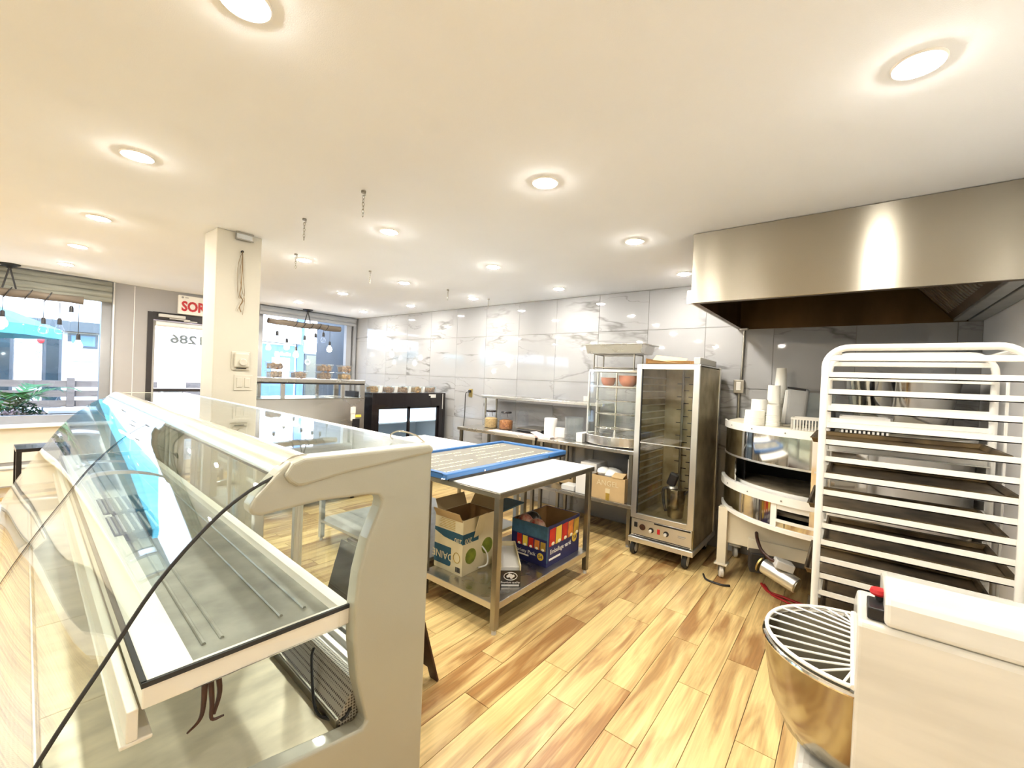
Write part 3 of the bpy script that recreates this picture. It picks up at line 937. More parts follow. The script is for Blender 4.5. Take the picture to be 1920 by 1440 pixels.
# end panels: column at the back, arm over the top, low base; open in the middle
end = [(0.0, 0.06), (0.0, 1.355), (0.006, 1.372), (0.022, 1.376), (0.42, 1.376), (0.45, 1.368), (0.475, 1.348), (0.528, 1.292), (0.541, 1.268), (0.536, 1.250), (0.515, 1.243),
       (0.372, 1.253), (0.225, 1.245), (0.196, 1.238), (0.184, 1.222), (0.188, 1.20), (0.226, 1.115), (0.250, 1.02), (0.259, 0.93), (0.258, 0.82), (0.243, 0.70), (0.218, 0.60),
       (0.208, 0.566), (0.222, 0.552), (0.30, 0.562), (0.455, 0.588), (0.60, 0.608), (0.80, 0.628), (0.985, 0.636), (1.0, 0.62), (1.0, 0.14), (0.93, 0.06)]
ep = cb(MB().prism(S(end), 'xz', 0.0, 0.055), 'end_panel', 'case', bevel=0.016, seg=4)
cap = [(0.004, 1.348), (0.10, 1.352-0.012), (0.30, 1.322), (0.415, 1.304), (0.436, 1.304), (0.455, 1.318), (0.468, 1.336), (0.448, 1.366), (0.42, 1.376), (0.02, 1.376), (0.003, 1.366)]
cb(MB().prism(S(cap), 'xz', -0.012, 0.02), 'end_cap', 'case', ep, bevel=0.010, seg=3)
cb(MB().prism(S(end), 'xz', CL-0.055, CL), 'end_panel', 'case', bevel=0.014, seg=2)
# body below the deck
cb(MB().box(-0.96, -0.02, 0.055, CL-0.055, 0.06, 0.50), 'base_cabinet', 'case')
cb(MB().box(-1.0, -0.96, 0.055, CL-0.055, 0.10, 0.625), 'front_fascia', 'case', bevel=0.01)
cb(MB().prism(S([(0.855, 0.50), (0.855, 0.598), (0.87, 0.612), (0.955, 0.622), (0.96, 0.50)]), 'xz', 0.055, CL-0.055), 'front_air_grille', 'perfl', bevel=0.006)
cb(MB().tube([(-0.862, 0.06, 0.610), (-0.862, CL-0.06, 0.610)], 0.006, 8), 'grille_trim', 'alu')
# steel deck plates
n = 5
for i in range(n):
    a = 0.056+(CL-0.112)*i/n
    b = 0.056+(CL-0.112)*(i+1)/n-0.003
    cb(MB().box(-0.852, -0.272, a, b, 0.50, 0.548), 'deck_plate', 'deck', bevel=0.003)
# rear air return: perforated strip in a dark channel
cb(MB().prism(S([(0.272, 0.50), (0.266, 0.58), (0.215, 0.655), (0.19, 0.655), (0.19, 0.50)]), 'xz', 0.056, CL-0.056), 'rear_air_grille', 'perf', bevel=0.002)
cb(MB().box(-0.276, -0.262, 0.056, CL-0.056, 0.53, 0.578), 'grille_lip', 'dsteel', bevel=0.004)
# rear sill and sliding-door tracks
tr = MB()
for s0, z1 in ((0.165, 0.655), (0.135, 0.668), (0.108, 0.675), (0.078, 0.668), (0.04, 0.66)):
    tr.box(-s0-0.009, -s0+0.009, 0.056, CL-0.056, 0.50, z1)
tr.box(-0.19, -0.03, 0.056, CL-0.056, 0.50, 0.645)
cb(tr, 'door_track', 'alu', bevel=0.002)
cb(MB().box(-0.20, -0.02, 0.05, CL-0.05, 1.285, 1.36), 'rear_header', 'alu', bevel=0.004)
def slider(a, b, s0, handle):
    d = cb(MB().box(-s0-0.010, -s0+0.010, a, a+0.028, 0.672, 1.285).box(-s0-0.010, -s0+0.010, b-0.028, b, 0.672, 1.285)
           .box(-s0-0.010, -s0+0.010, a, b, 0.672, 0.695).box(-s0-0.010, -s0+0.010, a, b, 1.262, 1.285), 'sliding_door', 'alu', bevel=0.002)
    cb(MB().box(-s0-0.003, -s0+0.003, a+0.028, b-0.028, 0.695, 1.262), 'pane', 'caseglass', d)
slider(0.06, 0.80, 0.093, 0)
slider(0.74, 1.66, 0.122, 0)
slider(1.62, 2.50, 0.093, 0)
slider(2.44, 3.30, 0.122, 0)
# intermediate posts behind the glass
for a in (0.90, 1.72, 2.52):
    cb(MB().box(-0.235, -0.195, a, a+0.035, 0.66, 1.30), 'upright', 'alu', bevel=0.004)
# shelf: cream frame with a recessed steel pan, dark gasket and a lamp channel under the front edge
y0, y1 = 0.035, CL-0.06
sh = cb(MB().box(-0.722, -0.63, y0, y1, 0.866, 0.922).box(-0.285, -0.252, y0, y1, 0.866, 0.922).box(-0.63, -0.285, y0, y0+0.02, 0.866, 0.922)
        .box(-0.63, -0.285, y1-0.02, y1, 0.866, 0.922), 'shelf', 'shelfw', bevel=0.003)
cb(MB().box(-0.632, -0.283, y0+0.02, y1-0.02, 0.868, 0.893), 'shelf_pan', 'pantray', sh)
for s0 in (0.585, 0.545, 0.40, 0.335):
    cb(MB().tube([(-s0, y0+0.12, 0.895), (-s0, y1-0.1, 0.895)], 0.005, 6), 'pan_rib', 'pantray', sh)
g = MB()
g.box(-0.724, -0.25, y0-0.004, y0+0.004, 0.914, 0.925).box(-0.724, -0.714, y0, y1, 0.914, 0.925)
cb(g, 'gasket', 'rubber', sh)
cb(MB().box(-0.745, -0.725, y0+0.01, y1, 0.80, 0.868).box(-0.755, -0.70, y0+0.01, y1, 0.79, 0.80), 'lamp_channel', 'shelfw', sh, bevel=0.003)
for a in (1.1, 2.2, 3.2):
    cb(MB().box(-0.70, -0.685, a, a+0.03, 0.548, 0.868), 'shelf_bracket', 'alu', sh, bevel=0.002)
    cb(MB().box(-0.40, -0.385, a, a+0.03, 0.548, 0.868), 'shelf_bracket', 'alu', sh, bevel=0.002)
# dark vent trays lying in the shelf
for a, b in ((1.12, 1.42), (1.47, 1.78)):
    v = cb(MB().box(-0.655, -0.50, a, b, 0.895, 0.925), 'vent_tray', 'rubber', sh, bevel=0.003)
    vs = MB()
    for k in range(6):
        vs.box(-0.65+0.025*k, -0.642+0.025*k, a+0.01, b-0.01, 0.925, 0.931)
    cb(vs, 'louvre', 'grey', sh)
# loose wires below the shelf, a black cord by the grille, a bent wire on top
w = MB()
for pts in ([(-0.60, 0.075, 0.868), (-0.605, 0.06, 0.80), (-0.615, 0.05, 0.775), (-0.64, 0.04, 0.765)], [(-0.59, 0.075, 0.868), (-0.588, 0.06, 0.80), (-0.59, 0.05, 0.765), (-0.565, 0.05, 0.76)],
            [(-0.575, 0.08, 0.868), (-0.57, 0.07, 0.81), (-0.585, 0.055, 0.77)]):
    w.tube(bez(pts, 5), [0.0075-0.00035*q for q in range(len(bez(pts, 5)))], 6)
cb(w, 'loose_wires', 'brown')
cb(MB().tube(bez([(-0.235, 0.30, 0.665), (-0.25, 0.28, 0.64), (-0.285, 0.17, 0.56), (-0.275, 0.10, 0.556), (-0.25, 0.05, 0.575), (-0.215, 0.07, 0.60)], 8), 0.0045, 7), 'power_cord', 'black')
cb(MB().tube(bez([(-0.02, 0.02, 1.38), (-0.03, 0.06, 1.40), (-0.05, 0.12, 1.408), (-0.075, 0.135, 1.395), (-0.07, 0.13, 1.38)], 6), 0.003, 6), 'hook_wire', 'chrome')
# glass top with aluminium rear edge
cb(MB().box(-0.40, -0.006, 0.03, CL-0.03, 1.366, 1.374), 'top_glass', 'topglass')
cb(MB().box(-0.012, 0.0, 0.05, CL-0.02, 1.355, 1.378), 'top_edge', 'alu', bevel=0.002)
# rounded front rail and curved front panes
rail = [(0.392, 1.366), (0.394, 1.376), (0.41, 1.381), (0.435, 1.377), (0.458, 1.364), (0.474, 1.346), (0.478, 1.334), (0.470, 1.330), (0.44, 1.350), (0.41, 1.360)]
cb(MB().prism(S(rail), 'xz', 0.03, CL-0.005, smooth=True), 'front_rail', 'caserail')
cb(MB().tube([(-0.474, 0.045, 1.330), (-0.474, CL-0.02, 1.330)], 0.005, 6), 'rail_gasket', 'rubber')
ctl = [(0.468, 1.337), (0.539, 1.303), (0.612, 1.245), (0.704, 1.137), (0.782, 1.006), (0.831, 0.925), (0.870, 0.855), (0.92, 0.76), (0.975, 0.645)]
prof = [(-p.x, p.y) for p in bez([(q[0], q[1], 0) for q in ctl], 4)]
for a, b in ((0.012, 1.44), (1.452, CL-0.01)):
    g = cb(MB().strip(prof, 'xz', a, b, t=-0.007), 'front_pane', 'caseglass')
    cb(MB().tube([(p[0]-0.003, a, p[1]+0.002) for p in prof], 0.0042, 6), 'pane_edge', 'rubber', g)
# ------------------------------------------------------------------ folding sign behind the case
t = thing('folding_sign', 'dark brown folding sandwich board standing behind the display case', 'sign', (1.32, 1.93, 0))
for sgn, xb in ((1, 1.545), (-1, 1.13)):
    xt = 1.33+0.012*sgn
    def pt(u, w):     # u 0..1 up the leaf
        return (xb+(xt-xb)*u, w, 0.66*u)
    mb = MB()
    ya, yb = 1.64, 2.21
    th = 0.011*sgn
    def slab(u0, u1, w0, w1):
        p = [pt(u0, w0), pt(u0, w1), pt(u1, w1), pt(u1, w0)]
        q = [(a[0]+th, a[1], a[2]+0.006) for a in p]
        mb.add(p+q, [(0, 1, 2, 3), (7, 6, 5, 4), (0, 4, 5, 1), (1, 5, 6, 2), (2, 6, 7, 3), (3, 7, 4, 0)])
    slab(0.10, 0.80, ya, yb)
    slab(0.0, 0.10, ya, ya+0.06)
    slab(0.0, 0.10, yb-0.06, yb)
    slab(0.80, 0.90, ya, ya+0.17)
    slab(0.80, 0.90, yb-0.17, yb)
    slab(0.90, 1.0, ya, yb)
    mb.build('leaf', 'brown', t, bevel=0.002)

# ------------------------------------------------------------------ steel work tables in the middle
def square_leg(t, x, y, z0, z1, h=0.021, mat='dsteel'):
    l = MB().box(x-h, x+h, y-h, y+h, z0+0.03, z1).build('leg', mat, t, bevel=0.004)
    MB().cyl((x, y, z0), (x, y, z0+0.035), 0.016, 10, 0.013).build('foot', 'greyl', l)
TX0, TX1, TY0, TY1, TZ = 2.03, 3.27, 1.665, 2.40, 0.90
t = thing('work_table', 'steel work table with white top and undershelf of boxes', 'table', ((TX0+TX1)/2, (TY0+TY1)/2, 0))
MB().box(TX0, TX1, TY0, TY1, TZ-0.042, TZ-0.004).build('top_frame', 'dsteel', t, bevel=0.006)
MB().box(TX0+0.004, TX1-0.004, TY0+0.004, TY1-0.004, TZ-0.004, TZ).build('table_top', 'white', t, bevel=0.002)
for x in (TX0+0.035, TX1-0.035):
    for y in (TY0+0.035, TY1-0.035):
        square_leg(t, x, y, 0, TZ-0.042)
MB().box(TX0+0.02, TX1-0.02, TY0+0.02, TY1-0.02, 0.15, 0.195).build('undershelf', 'steel', t, bevel=0.004)
T2 = thing('work_table', 'white topped long table behind the one with boxes', 'table', (2.75, 3.2, 0))
MB().box(2.05, 3.36, 2.46, 3.95, 0.862, 0.90).build('table_top', 'white', T2, bevel=0.004)
for x in (2.10, 3.31):
    for y in (2.51, 3.90):
        square_leg(T2, x, y, 0, 0.862, mat='galv')
MB().box(2.08, 3.33, 2.49, 3.92, 0.18, 0.205).build('undershelf', 'galv', T2)

# big blue-framed menu board lying across the two tables
t = thing('menu_board', 'blue framed grey menu board lying flat on the tables', 'menu board', (2.74, 2.47, 0.901))
bx0, bx1, by0, by1, bz = 1.975, 3.50, 2.085, 2.87, 0.902
MB().box(bx0+0.02, bx1-0.02, by0+0.02, by1-0.02, bz, bz+0.032).build('board_panel', 'slate', t)
fr = MB()
fw = 0.045
fr.box(bx0, bx1, by0, by0+fw, bz+0.008, bz+0.05).box(bx0, bx1, by1-fw, by1, bz+0.008, bz+0.05).box(bx0, bx0+fw, by0+fw, by1-fw, bz+0.008, bz+0.05).box(bx1-fw, bx1, by0+fw, by1-fw, bz+0.008, bz+0.05)
fr.build('frame', 'blueframe', t, bevel=0.008)
MB().box(bx0+0.02, bx1-0.02, by0-0.004, by0+0.01, bz, bz+0.016).build('frame_back', 'black', t)
for x in (2.35, 3.20):
    MB().cyl((x, by0-0.001, bz+0.026), (x, by0-0.006, bz+0.026), 0.007, 10).build('screw', 'chrome', t)
rr = random.Random(5)
for y, segs in ((2.20, ((2.05, 2.20), (2.62, 3.36))), (2.30, ((2.06, 2.50), (2.72, 3.25))), (2.40, ((2.03, 2.55), (2.62, 2.90))), (2.50, ((2.10, 2.42), (2.70, 3.30))),
                (2.60, ((2.04, 2.38), (2.55, 2.92))), (2.70, ((2.30, 2.70), (2.85, 3.35))), (2.79, ((2.05, 2.40), (2.95, 3.34)))):
    for a, b in segs:
        mb = MB()
        x = a
        while x < b:
            l = rr.uniform(0.012, 0.03)
            mb.obox((x+l/2, y+rr.uniform(-.004, .004), bz+0.0335), (l, rr.uniform(0.005, 0.014), 0.002), rz=rr.uniform(-.15, .15))
            x += l+rr.uniform(0.004, 0.012)
        mb.build('chalk_line', 'chalk', t)

# ------------------------------------------------------------------ boxes on the undershelf
SZ = 0.1955
def open_box(t, x0, x1, y0, y1, z0, z1, out, inn, th=0.006, name='carton'):
    o = MB()
    o.box(x0, x1, y0, y0+th, z0, z1).box(x0, x1, y1-th, y1, z0, z1).box(x0, x0+th, y0+th, y1-th, z0, z1).box(x1-th, x1, y0+th, y1-th, z0, z1).box(x0+th, x1-th, y0+th, y1-th, z0, z0+th)
    b = o.build(name, out, t)
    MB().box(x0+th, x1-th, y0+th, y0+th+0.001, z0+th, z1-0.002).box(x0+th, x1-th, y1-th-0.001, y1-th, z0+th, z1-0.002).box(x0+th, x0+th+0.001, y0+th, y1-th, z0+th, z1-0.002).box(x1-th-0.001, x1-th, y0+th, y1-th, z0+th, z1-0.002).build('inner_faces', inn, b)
    return b
# cream carton, printed teal, standing upside down, torn open at its near right corner
t = thing('cardboard_box', 'cream cardboard box printed teal and green, torn open, on the undershelf', 'box', (2.28, 2.20, SZ))
x0, x1, y0, y1, z0, z1 = 2.20, 2.53, 2.10, 2.39, SZ, 0.59
x0 = 2.17
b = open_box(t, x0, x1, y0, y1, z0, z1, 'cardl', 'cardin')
yb = y0-0.0015
xb = x0-0.0015
# left face (towards the case): band with rounded lower edge, brand block, seal, barcode
MB().prism([(y0, 0.42), (y0, 0.49), (y1, 0.49), (y1, 0.465), (y1-0.10, 0.435)], 'yz', xb-0.0005, x0).build('printed_band', 'teal', t)
MB().prism([(2.215, 0.25), (2.225, 0.235), (2.30, 0.235), (2.39, 0.235), (2.39, 0.37), (2.215, 0.37)], 'yz', xb-0.0005, x0).build('printed_block', 'teal', t)
letter('DAINE', 0.075, (xb-0.001, 2.30, 0.302), (0, 1, 0), (0, 0, -1), 0.0006).build('brand_lettering', 'cardl', t)
letter('200', 0.05, (xb-0.001, 2.145, 0.438), (0, 1, 0), (0, 0, -1), 0.0006).build('count_lettering', 'cardl', t)
MB().tube([(xb, 2.155+0.032*math.cos(2*PI*k/20), 0.315+0.036*math.sin(2*PI*k/20)) for k in range(20)], 0.0025, 5, closed=True).build('seal', 'mustard', t)
mb = MB()
for k in range(7):
    mb.box(xb-0.0005, x0, 2.118+0.007*k, 2.121+0.007*k+0.002*(k % 2), 0.215, 0.25)
mb.build('barcode', 'black', t)
mb = MB()
for k in range(6):
    mb.box(xb-0.0004, x0, 2.18, 2.345-0.01*(k % 3), 0.505+0.012*k, 0.508+0.012*k)
mb.build('small_print', 'mustard', t)
MB().box(x0, x0+0.16, yb-0.0005, y0, 0.42, 0.49).build('printed_band', 'teal', t)
letter('200', 0.05, (x0+0.055, yb-0.001, 0.44), (-1, 0, 0), (0, 0, -1), 0.0006).build('count_lettering', 'cardl', t)
MB().prism(arc(x0+0.085, 0.32, 0.055, 0, 2*PI*0.96, 16), 'xz', yb-0.0005, y0).build('leaf_print', 'green', t)
MB().prism(arc(x0+0.26, 0.35, 0.06, 0, 2*PI*0.96, 16), 'xz', yb-0.0005, y0).build('leaf_print', 'green', t)
# torn flap and the open lids
MB().obox((x0+0.16, y0-0.02, 0.53), (0.10, 0.004, 0.17), rx=0.25, rz=0.1).build('torn_flap', 'cardl', t)
MB().obox((x0-0.02, 2.24, 0.61), (0.004, 0.27, 0.07), ry=-0.5).obox((x1+0.03, 2.25, 0.62), (0.004, 0.27, 0.09), ry=0.6).obox((2.35, y1+0.02, 0.63), (0.30, 0.004, 0.10), rx=-0.4).build('lid_flap', 'card', t)
MB().tube(bez([(x0+0.20, y0-0.005, 0.36), (x0+0.23, y0-0.03, 0.30), (x0+0.22, y0-0.04, 0.23), (x0+0.16, y0-0.01, 0.215)], 6), 0.006, 6).build('torn_strip', 'paper', t)

# blue carton of snack bags
t = thing('cardboard_box', 'open navy blue snack box with colourful bag print on the undershelf', 'box', (2.95, 1.92, SZ))
x0, x1, y0, y1, z0, z1 = 2.705, 3.19, 1.745, 2.08, SZ, 0.50
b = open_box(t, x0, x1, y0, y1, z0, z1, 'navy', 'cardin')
MB().box(x0-0.002, x0, y0, y1, 0.40, 0.501).build('blue_panel', 'steelblue', t)
MB().box(x0-0.001, x0+0.012, y0-0.002, y0+0.001, 0.23, 0.50).build('blue_corner', 'steelblue', t)
cols = ['red', 'yellow', 'red', 'orange', 'mustard']
for i, c in enumerate(cols):
    ya = y1-0.055-0.056*i
    MB().box(x0-0.003, x0, ya-0.044, ya, 0.315-0.0*i, 0.395-0.004*i).build('bag_print', c, t)
    xa = x0+0.03+0.09*i
    MB().prism([(xa, 0.345), (xa+0.08, 0.35), (xa+0.083, 0.478), (xa+0.003, 0.474)], 'xz', y0-0.002, y0).build('bag_print', c, t)
    MB().ell((xa+0.05, y0-0.003, 0.36), (0.022, 0.002, 0.014)).ell((x0-0.003, ya-0.022, 0.322), (0.002, 0.014, 0.010)).build('popcorn_print', 'chalk', t)
letter('Variety Pack', 0.040, (x0-0.003, 1.945, 0.272), (0, -1, 0), (0, 0, 1), 0.0006).build('lettering', 'paper', t)
MB().box(x0-0.003, x0, 1.91, 2.03, 0.238, 0.248).build('small_print', 'paper', t)
letter('Emballage varié', 0.050, (2.90, y0-0.003, 0.300), (1, 0, 0), (0, 0, 1), 0.0006).build('lettering', 'paper', t)
MB().box(2.74, 2.90, y0-0.003, y0, 0.238, 0.252).build('small_print', 'paper', t)
MB().prism(arc(3.11, 0.325, 0.036, 0, 2*PI*0.96, 18), 'xz', y0-0.003, y0).build('count_badge', 'yellow', t)
MB().prism(arc(1.80, 0.265, 0.028, 0, 2*PI*0.96, 18), 'yz', x0-0.003, x0).build('count_badge', 'yellow', t)
letter('54', 0.045, (3.11, y0-0.004, 0.325), (1, 0, 0), (0, 0, 1), 0.0006).build('count_lettering', 'navy', t)
letter('54', 0.036, (x0-0.004, 1.80, 0.265), (0, -1, 0), (0, 0, 1), 0.0006).build('count_lettering', 'navy', t)
rr = random.Random(9)
bags = [(2.80, 2.0, 0.49, 'snack', 'red speckled snack bag at the back left of the navy box'), (2.89, 1.985, 0.485, 'blackp', 'glossy black snack bag leaning in the navy box'), (2.785, 1.875, 0.475, 'snack', 'crumpled red snack bag in the near corner of the navy box'),
        (2.90, 1.86, 0.37, 'blackp', 'dark snack bag lying at the bottom of the navy box'), (2.80, 1.935, 0.375, 'mustard', 'mustard snack bag wedged low in the navy box')]
for x, y, z, m_, lab in bags:
    o = MB().ell((x, y, z-0.03), (0.055, 0.075, 0.075), 12, 8).build('snack_bag', m_)
    tag(ground(o, x, y, z-0.10), lab, 'snack bag', 'snack bags in the navy box')
    rot = rr.uniform(-.4, .4)
    o.rotation_euler = (rr.uniform(-.3, .3), rr.uniform(-.3, .3), rot)
o = MB().obox((2.80, 2.26, 0.545), (0.36, 0.20, 0.012), rz=0.10, rx=0.04).build('flat_carton', 'steelblue', bevel=0.003)
tag(ground(o, 2.80, 2.26, 0.54), 'flat pale blue carton lying on the back of the navy box', 'carton')
# long narrow tray with black printed front
t = thing('display_tray', 'long white tray box with black printed front beside the table leg', 'box', (2.5, 1.95, SZ))
ang = math.atan2(0.47, 0.50)
ca, sa = math.cos(ang), math.sin(ang)
def tp(u, v, z):
    return (2.298+u*ca-v*sa, 1.765+u*sa+v*ca, z)
def tbox(u0, u1, v0, v1, z0, z1, mb):
    vs = [tp(u, v, z) for z in (z0, z1) for v in (v0, v1) for u in (u0, u1)]
    return mb.add(vs, [(0, 2, 3, 1), (4, 5, 7, 6), (0, 1, 5, 4), (2, 6, 7, 3), (0, 4, 6, 2), (1, 3, 7, 5)])
mb = MB()
tbox(0.0, 0.44, -0.07, -0.064, SZ, 0.34, mb)
tbox(0.0, 0.44, 0.064, 0.07, SZ, 0.34, mb)
tbox(0.0, 0.44, -0.064, 0.064, SZ, SZ+0.006, mb)
tbox(0.434, 0.44, -0.064, 0.064, SZ, 0.34, mb)
mb.build('tray_body', 'cardl', t)
tbox(0.05, 0.43, -0.063, 0.063, SZ+0.006, SZ+0.11, MB()).build('white_liner', 'paper', t)
tbox(-0.004, 0.0, -0.07, 0.07, SZ, 0.305, MB()).build('front_panel', 'blackp', t)
o = Vector(tp(-0.0055, 0, 0))
rt, nn = Vector((sa, -ca, 0)), Vector((-ca, -sa, 0))
MB().tube([o+rt*0.045*math.cos(2*PI*k/20)+Vector((0, 0, 0.268+0.026*math.sin(2*PI*k/20))) for k in range(20)], 0.0022, 5, closed=True).build('oval_mark', 'paper', t)
mb = MB()
for du, dz, r in ((0, 0.272, 0.013), (-0.018, 0.268, 0.010), (0.018, 0.270, 0.010), (0.006, 0.262, 0.011), (-0.008, 0.280, 0.008)):
    p = o+rt*du+Vector((0, 0, dz))
    mb.cyl(p, p+nn*0.001, r, 10)
mb.build('clover_mark', 'paper', t)
letter('Premium quality', 0.020, o+Vector((0, 0, 0.226)), rt, (0, 0, 1), 0.0005).build('lettering', 'paper', t)
tbox(-0.0055, -0.004, -0.06, 0.06, SZ+0.004, SZ+0.016, MB()).build('white_stripe', 'paper', t)
# ------------------------------------------------------------------ steel tables along the tiled wall
BZ = 0.95
def wall_table(label, y0, y1, shelf):
    t = thing('wall_table', label, 'table', (4.32, (y0+y1)/2, 0), 0, 'steel tables along the tiled wall')
    MB().box(4.0, 4.645, y0, y1, BZ-0.038, BZ).build('table_top', 'steel', t, bevel=0.005)
    for x in (4.045, 4.60):
        for y in (y0+0.04, y1-0.04):
            l = MB().box(x-0.018, x+0.018, y-0.018, y+0.018, 0.02, BZ-0.038).build('leg', 'dsteel', t, bevel=0.003)
            MB().cyl((x, y, 0), (x, y, 0.025), 0.02, 10).build('foot', 'grey', l)
    if shelf:
        MB().box(4.0, 4.63, y0+0.005, y1-0.005, 0.385, 0.42).build('undershelf', 'steel', t, bevel=0.004)
    return t
wall_table('long steel table by the tiled wall carrying jars and a tray', 2.80, 4.06, False)
wall_table('steel table by the tiled wall with boxes on its undershelf', 1.63, 2.77, True)
t = thing('steel_overshelf', 'raised steel shelf standing on the wall tables', 'shelf', (4.5, 3.05, BZ))
MB().box(4.36, 4.65, 2.16, 3.98, 1.335, 1.37).build('shelf_board', 'steel', t, bevel=0.004)
for y in (3.92, 2.33):
    for x in (4.39, 4.62):
        MB().cyl((x, y, BZ), (x, y, 1.335), 0.014, 10).build('leg', 'dsteel', t)

# ------------------------------------------------------------------ on the wall tables
def jar(x, y, r, h, fill, fmat, lab, lid):
    t = thing('glass_jar', lab, 'jar', (x, y, BZ), 0, 'jars on the wall table')
    MB().lathe([(0.0, 0.004), (r*0.94, 0.004), (r, 0.015), (r, h*0.70), (r*0.93, h*0.80), (r*0.70, h*0.88), (r*0.70, h*0.94)], (x, y, BZ), 24).build('glass_body', 'lampglass', t)
    if fill:
        MB().lathe([(0.0, 0.006), (r*0.93, 0.006), (r*0.96, 0.02), (r*0.96, h*fill), (r*0.5, h*fill+0.012), (0.0, h*fill+0.006)], (x, y, BZ), 20).build('filling', fmat, t)
    if lid:
        MB().lathe([(0.0, h*0.93), (r*0.76, h*0.93), (r*0.78, h*0.95), (r*0.78, h), (r*0.7, h+0.006), (0.0, h+0.006)], (x, y, BZ), 24).build('lid', 'blackp', t)
        MB().tube([(x-r*0.55, y-r*0.75, BZ+h*0.70), (x-r*0.60, y-r*0.62, BZ+h*0.9), (x-r*0.3, y-r*0.65, BZ+h*0.97)], 0.003, 5).build('clasp', 'black', t)
jar(4.31, 3.74, 0.088, 0.225, 0.55, 'grain', 'glass jar of pale sesame with black lid, leftmost on the wall table', True)
jar(4.33, 3.50, 0.090, 0.225, 0.50, 'nuts', 'glass jar of brown almonds with black lid on the wall table', True)
jar(4.42, 3.30, 0.075, 0.27, 0.0, None, 'empty clear glass jar behind the dark tray', False)
t = thing('dark_tray', 'dark baking tray stack lying beside the paper towel roll', 'tray', (4.38, 3.04, BZ))
for k, z in enumerate((0.0, 0.03)):
    MB().prism([(4.18, BZ+z), (4.20, BZ+z+0.025), (4.56, BZ+z+0.025), (4.58, BZ+z)], 'xz', 2.84+0.01*k, 3.23-0.01*k).build('tray_sheet', 'black', t, bevel=0.004)
MB().box(4.19, 4.57, 2.85, 3.22, BZ+0.055, BZ+0.062).build('rim', 'dsteel', t)
t = thing('paper_towel', 'white paper towel roll standing on the wall table', 'paper roll', (4.22, 2.74, BZ))
MB().lathe([(0.02, 0.002), (0.072, 0.002), (0.075, 0.006), (0.075, 0.212), (0.072, 0.216), (0.02, 0.216)], (4.22, 2.74, BZ), 24).build('roll', 'paper', t)
MB().strip([(4.205, 2.667), (4.23, 2.62), (4.235, 2.56)], 'xy', BZ+0.004, BZ+0.12, t=0.001).build('loose_sheet', 'paper', t)
t = thing('clear_container', 'tall clear plastic container beside the paper towel roll', 'container', (4.24, 2.44, BZ))
MB().lathe([(0.0, 0.004), (0.098, 0.004), (0.102, 0.02), (0.106, 0.245), (0.112, 0.25), (0.102, 0.25), (0.098, 0.02)], (4.24, 2.44, BZ), 24).build('tub', 'acryl', t)
o = MB().box(4.02, 4.20, 2.62, 3.55, BZ, BZ+0.003).build('pink_paper', pm('pink_paper', (0.80, 0.45, 0.38), 0.7, var=0.3, vscale=5, col2=(0.85, 0.75, 0.70)))
tag(ground(o, 4.11, 3.0, BZ), 'strip of pinkish paper along the front of the wall table', 'paper')
o = MB().prism([(2.62, BZ), (2.78, BZ), (2.90, BZ+0.05), (2.87, BZ+0.055), (2.74, BZ+0.02), (2.62, BZ+0.02)], 'yz', 4.03, 4.13).build('white_cloth', 'paper', bevel=0.006)
tag(ground(o, 4.08, 2.75, BZ), 'small folded white cloth before the paper towel roll', 'cloth')
o = MB().box(4.10, 4.40, 2.255, 2.33, BZ, BZ+0.10).build('white_box', 'paper', bevel=0.003)
tag(ground(o, 4.25, 2.29, BZ), 'small white box between clear container and glass cabinet', 'box')

# ------------------------------------------------------------------ rotating glass display cabinet
t = thing('glass_cabinet', 'round fronted heated glass display cabinet with steel base', 'display cabinet', (4.33, 1.92, BZ))
def bow(off=0.0, yb=(1.645, 2.215)):
    a, b = yb[0]-off, yb[1]+off
    pts = []
    for i in range(15):
        u = i/14
        y = a+(b-a)*u
        pts.append((4.13-off-0.10*math.sin(PI*u), y))
    return pts
MB().prism(bow(0.004)+[(4.335, 2.219), (4.335, 1.641)], 'xy', BZ+0.012, BZ+0.105).build('base', 'steel', t, bevel=0.004)
MB().prism(bow(-0.01)+[(4.325, 2.2), (4.325, 1.66)], 'xy', BZ, BZ+0.013).build('foot_ring', 'black', t)
MB().prism(bow(0.002)+[(4.335, 2.217), (4.335, 1.643)], 'xy', BZ+0.765, BZ+0.79).build('top_plate', 'alu', t, bevel=0.003)
MB().strip(bow(0.0), 'xy', BZ+0.105, BZ+0.765, t=0.004).build('curved_pane', 'glass', t)
for y in (1.645, 2.211):
    MB().box(4.14, 4.32, y, y+0.004, BZ+0.105, BZ+0.765).build('side_pane', 'glass', t)
for x, y in ((4.135, 1.645), (4.135, 2.215), (4.325, 1.65), (4.325, 2.21)):
    MB().box(x-0.010, x+0.010, y-0.010, y+0.010, BZ+0.10, BZ+0.77).build('corner_post', 'alu', t, bevel=0.002)
MB().box(4.318, 4.330, 1.66, 2.20, BZ+0.105, BZ+0.765).build('back_pane', 'glass', t)
MB().cyl((4.20, 1.93, BZ+0.10), (4.20, 1.93, BZ+0.765), 0.011, 10).build('spindle', 'chrome', t)
for k, z in enumerate((0.18, 0.33, 0.47, 0.605)):
    mb = MB()
    for r in (0.06, 0.12, 0.18, 0.22):
        mb.tube([(4.20+r*0.52*math.cos(2*PI*i/24), 1.93+r*math.sin(2*PI*i/24), BZ+z) for i in range(24)], 0.0035 if r > 0.2 else 0.002, 5, closed=True)
    for i in range(8):
        a = PI*i/8
        mb.tube([(4.20-0.115*math.cos(a), 1.93-0.22*math.sin(a), BZ+z), (4.20+0.115*math.cos(a), 1.93+0.22*math.sin(a), BZ+z)], 0.002, 5)
    mb.build('wire_shelf', 'chrome', t)
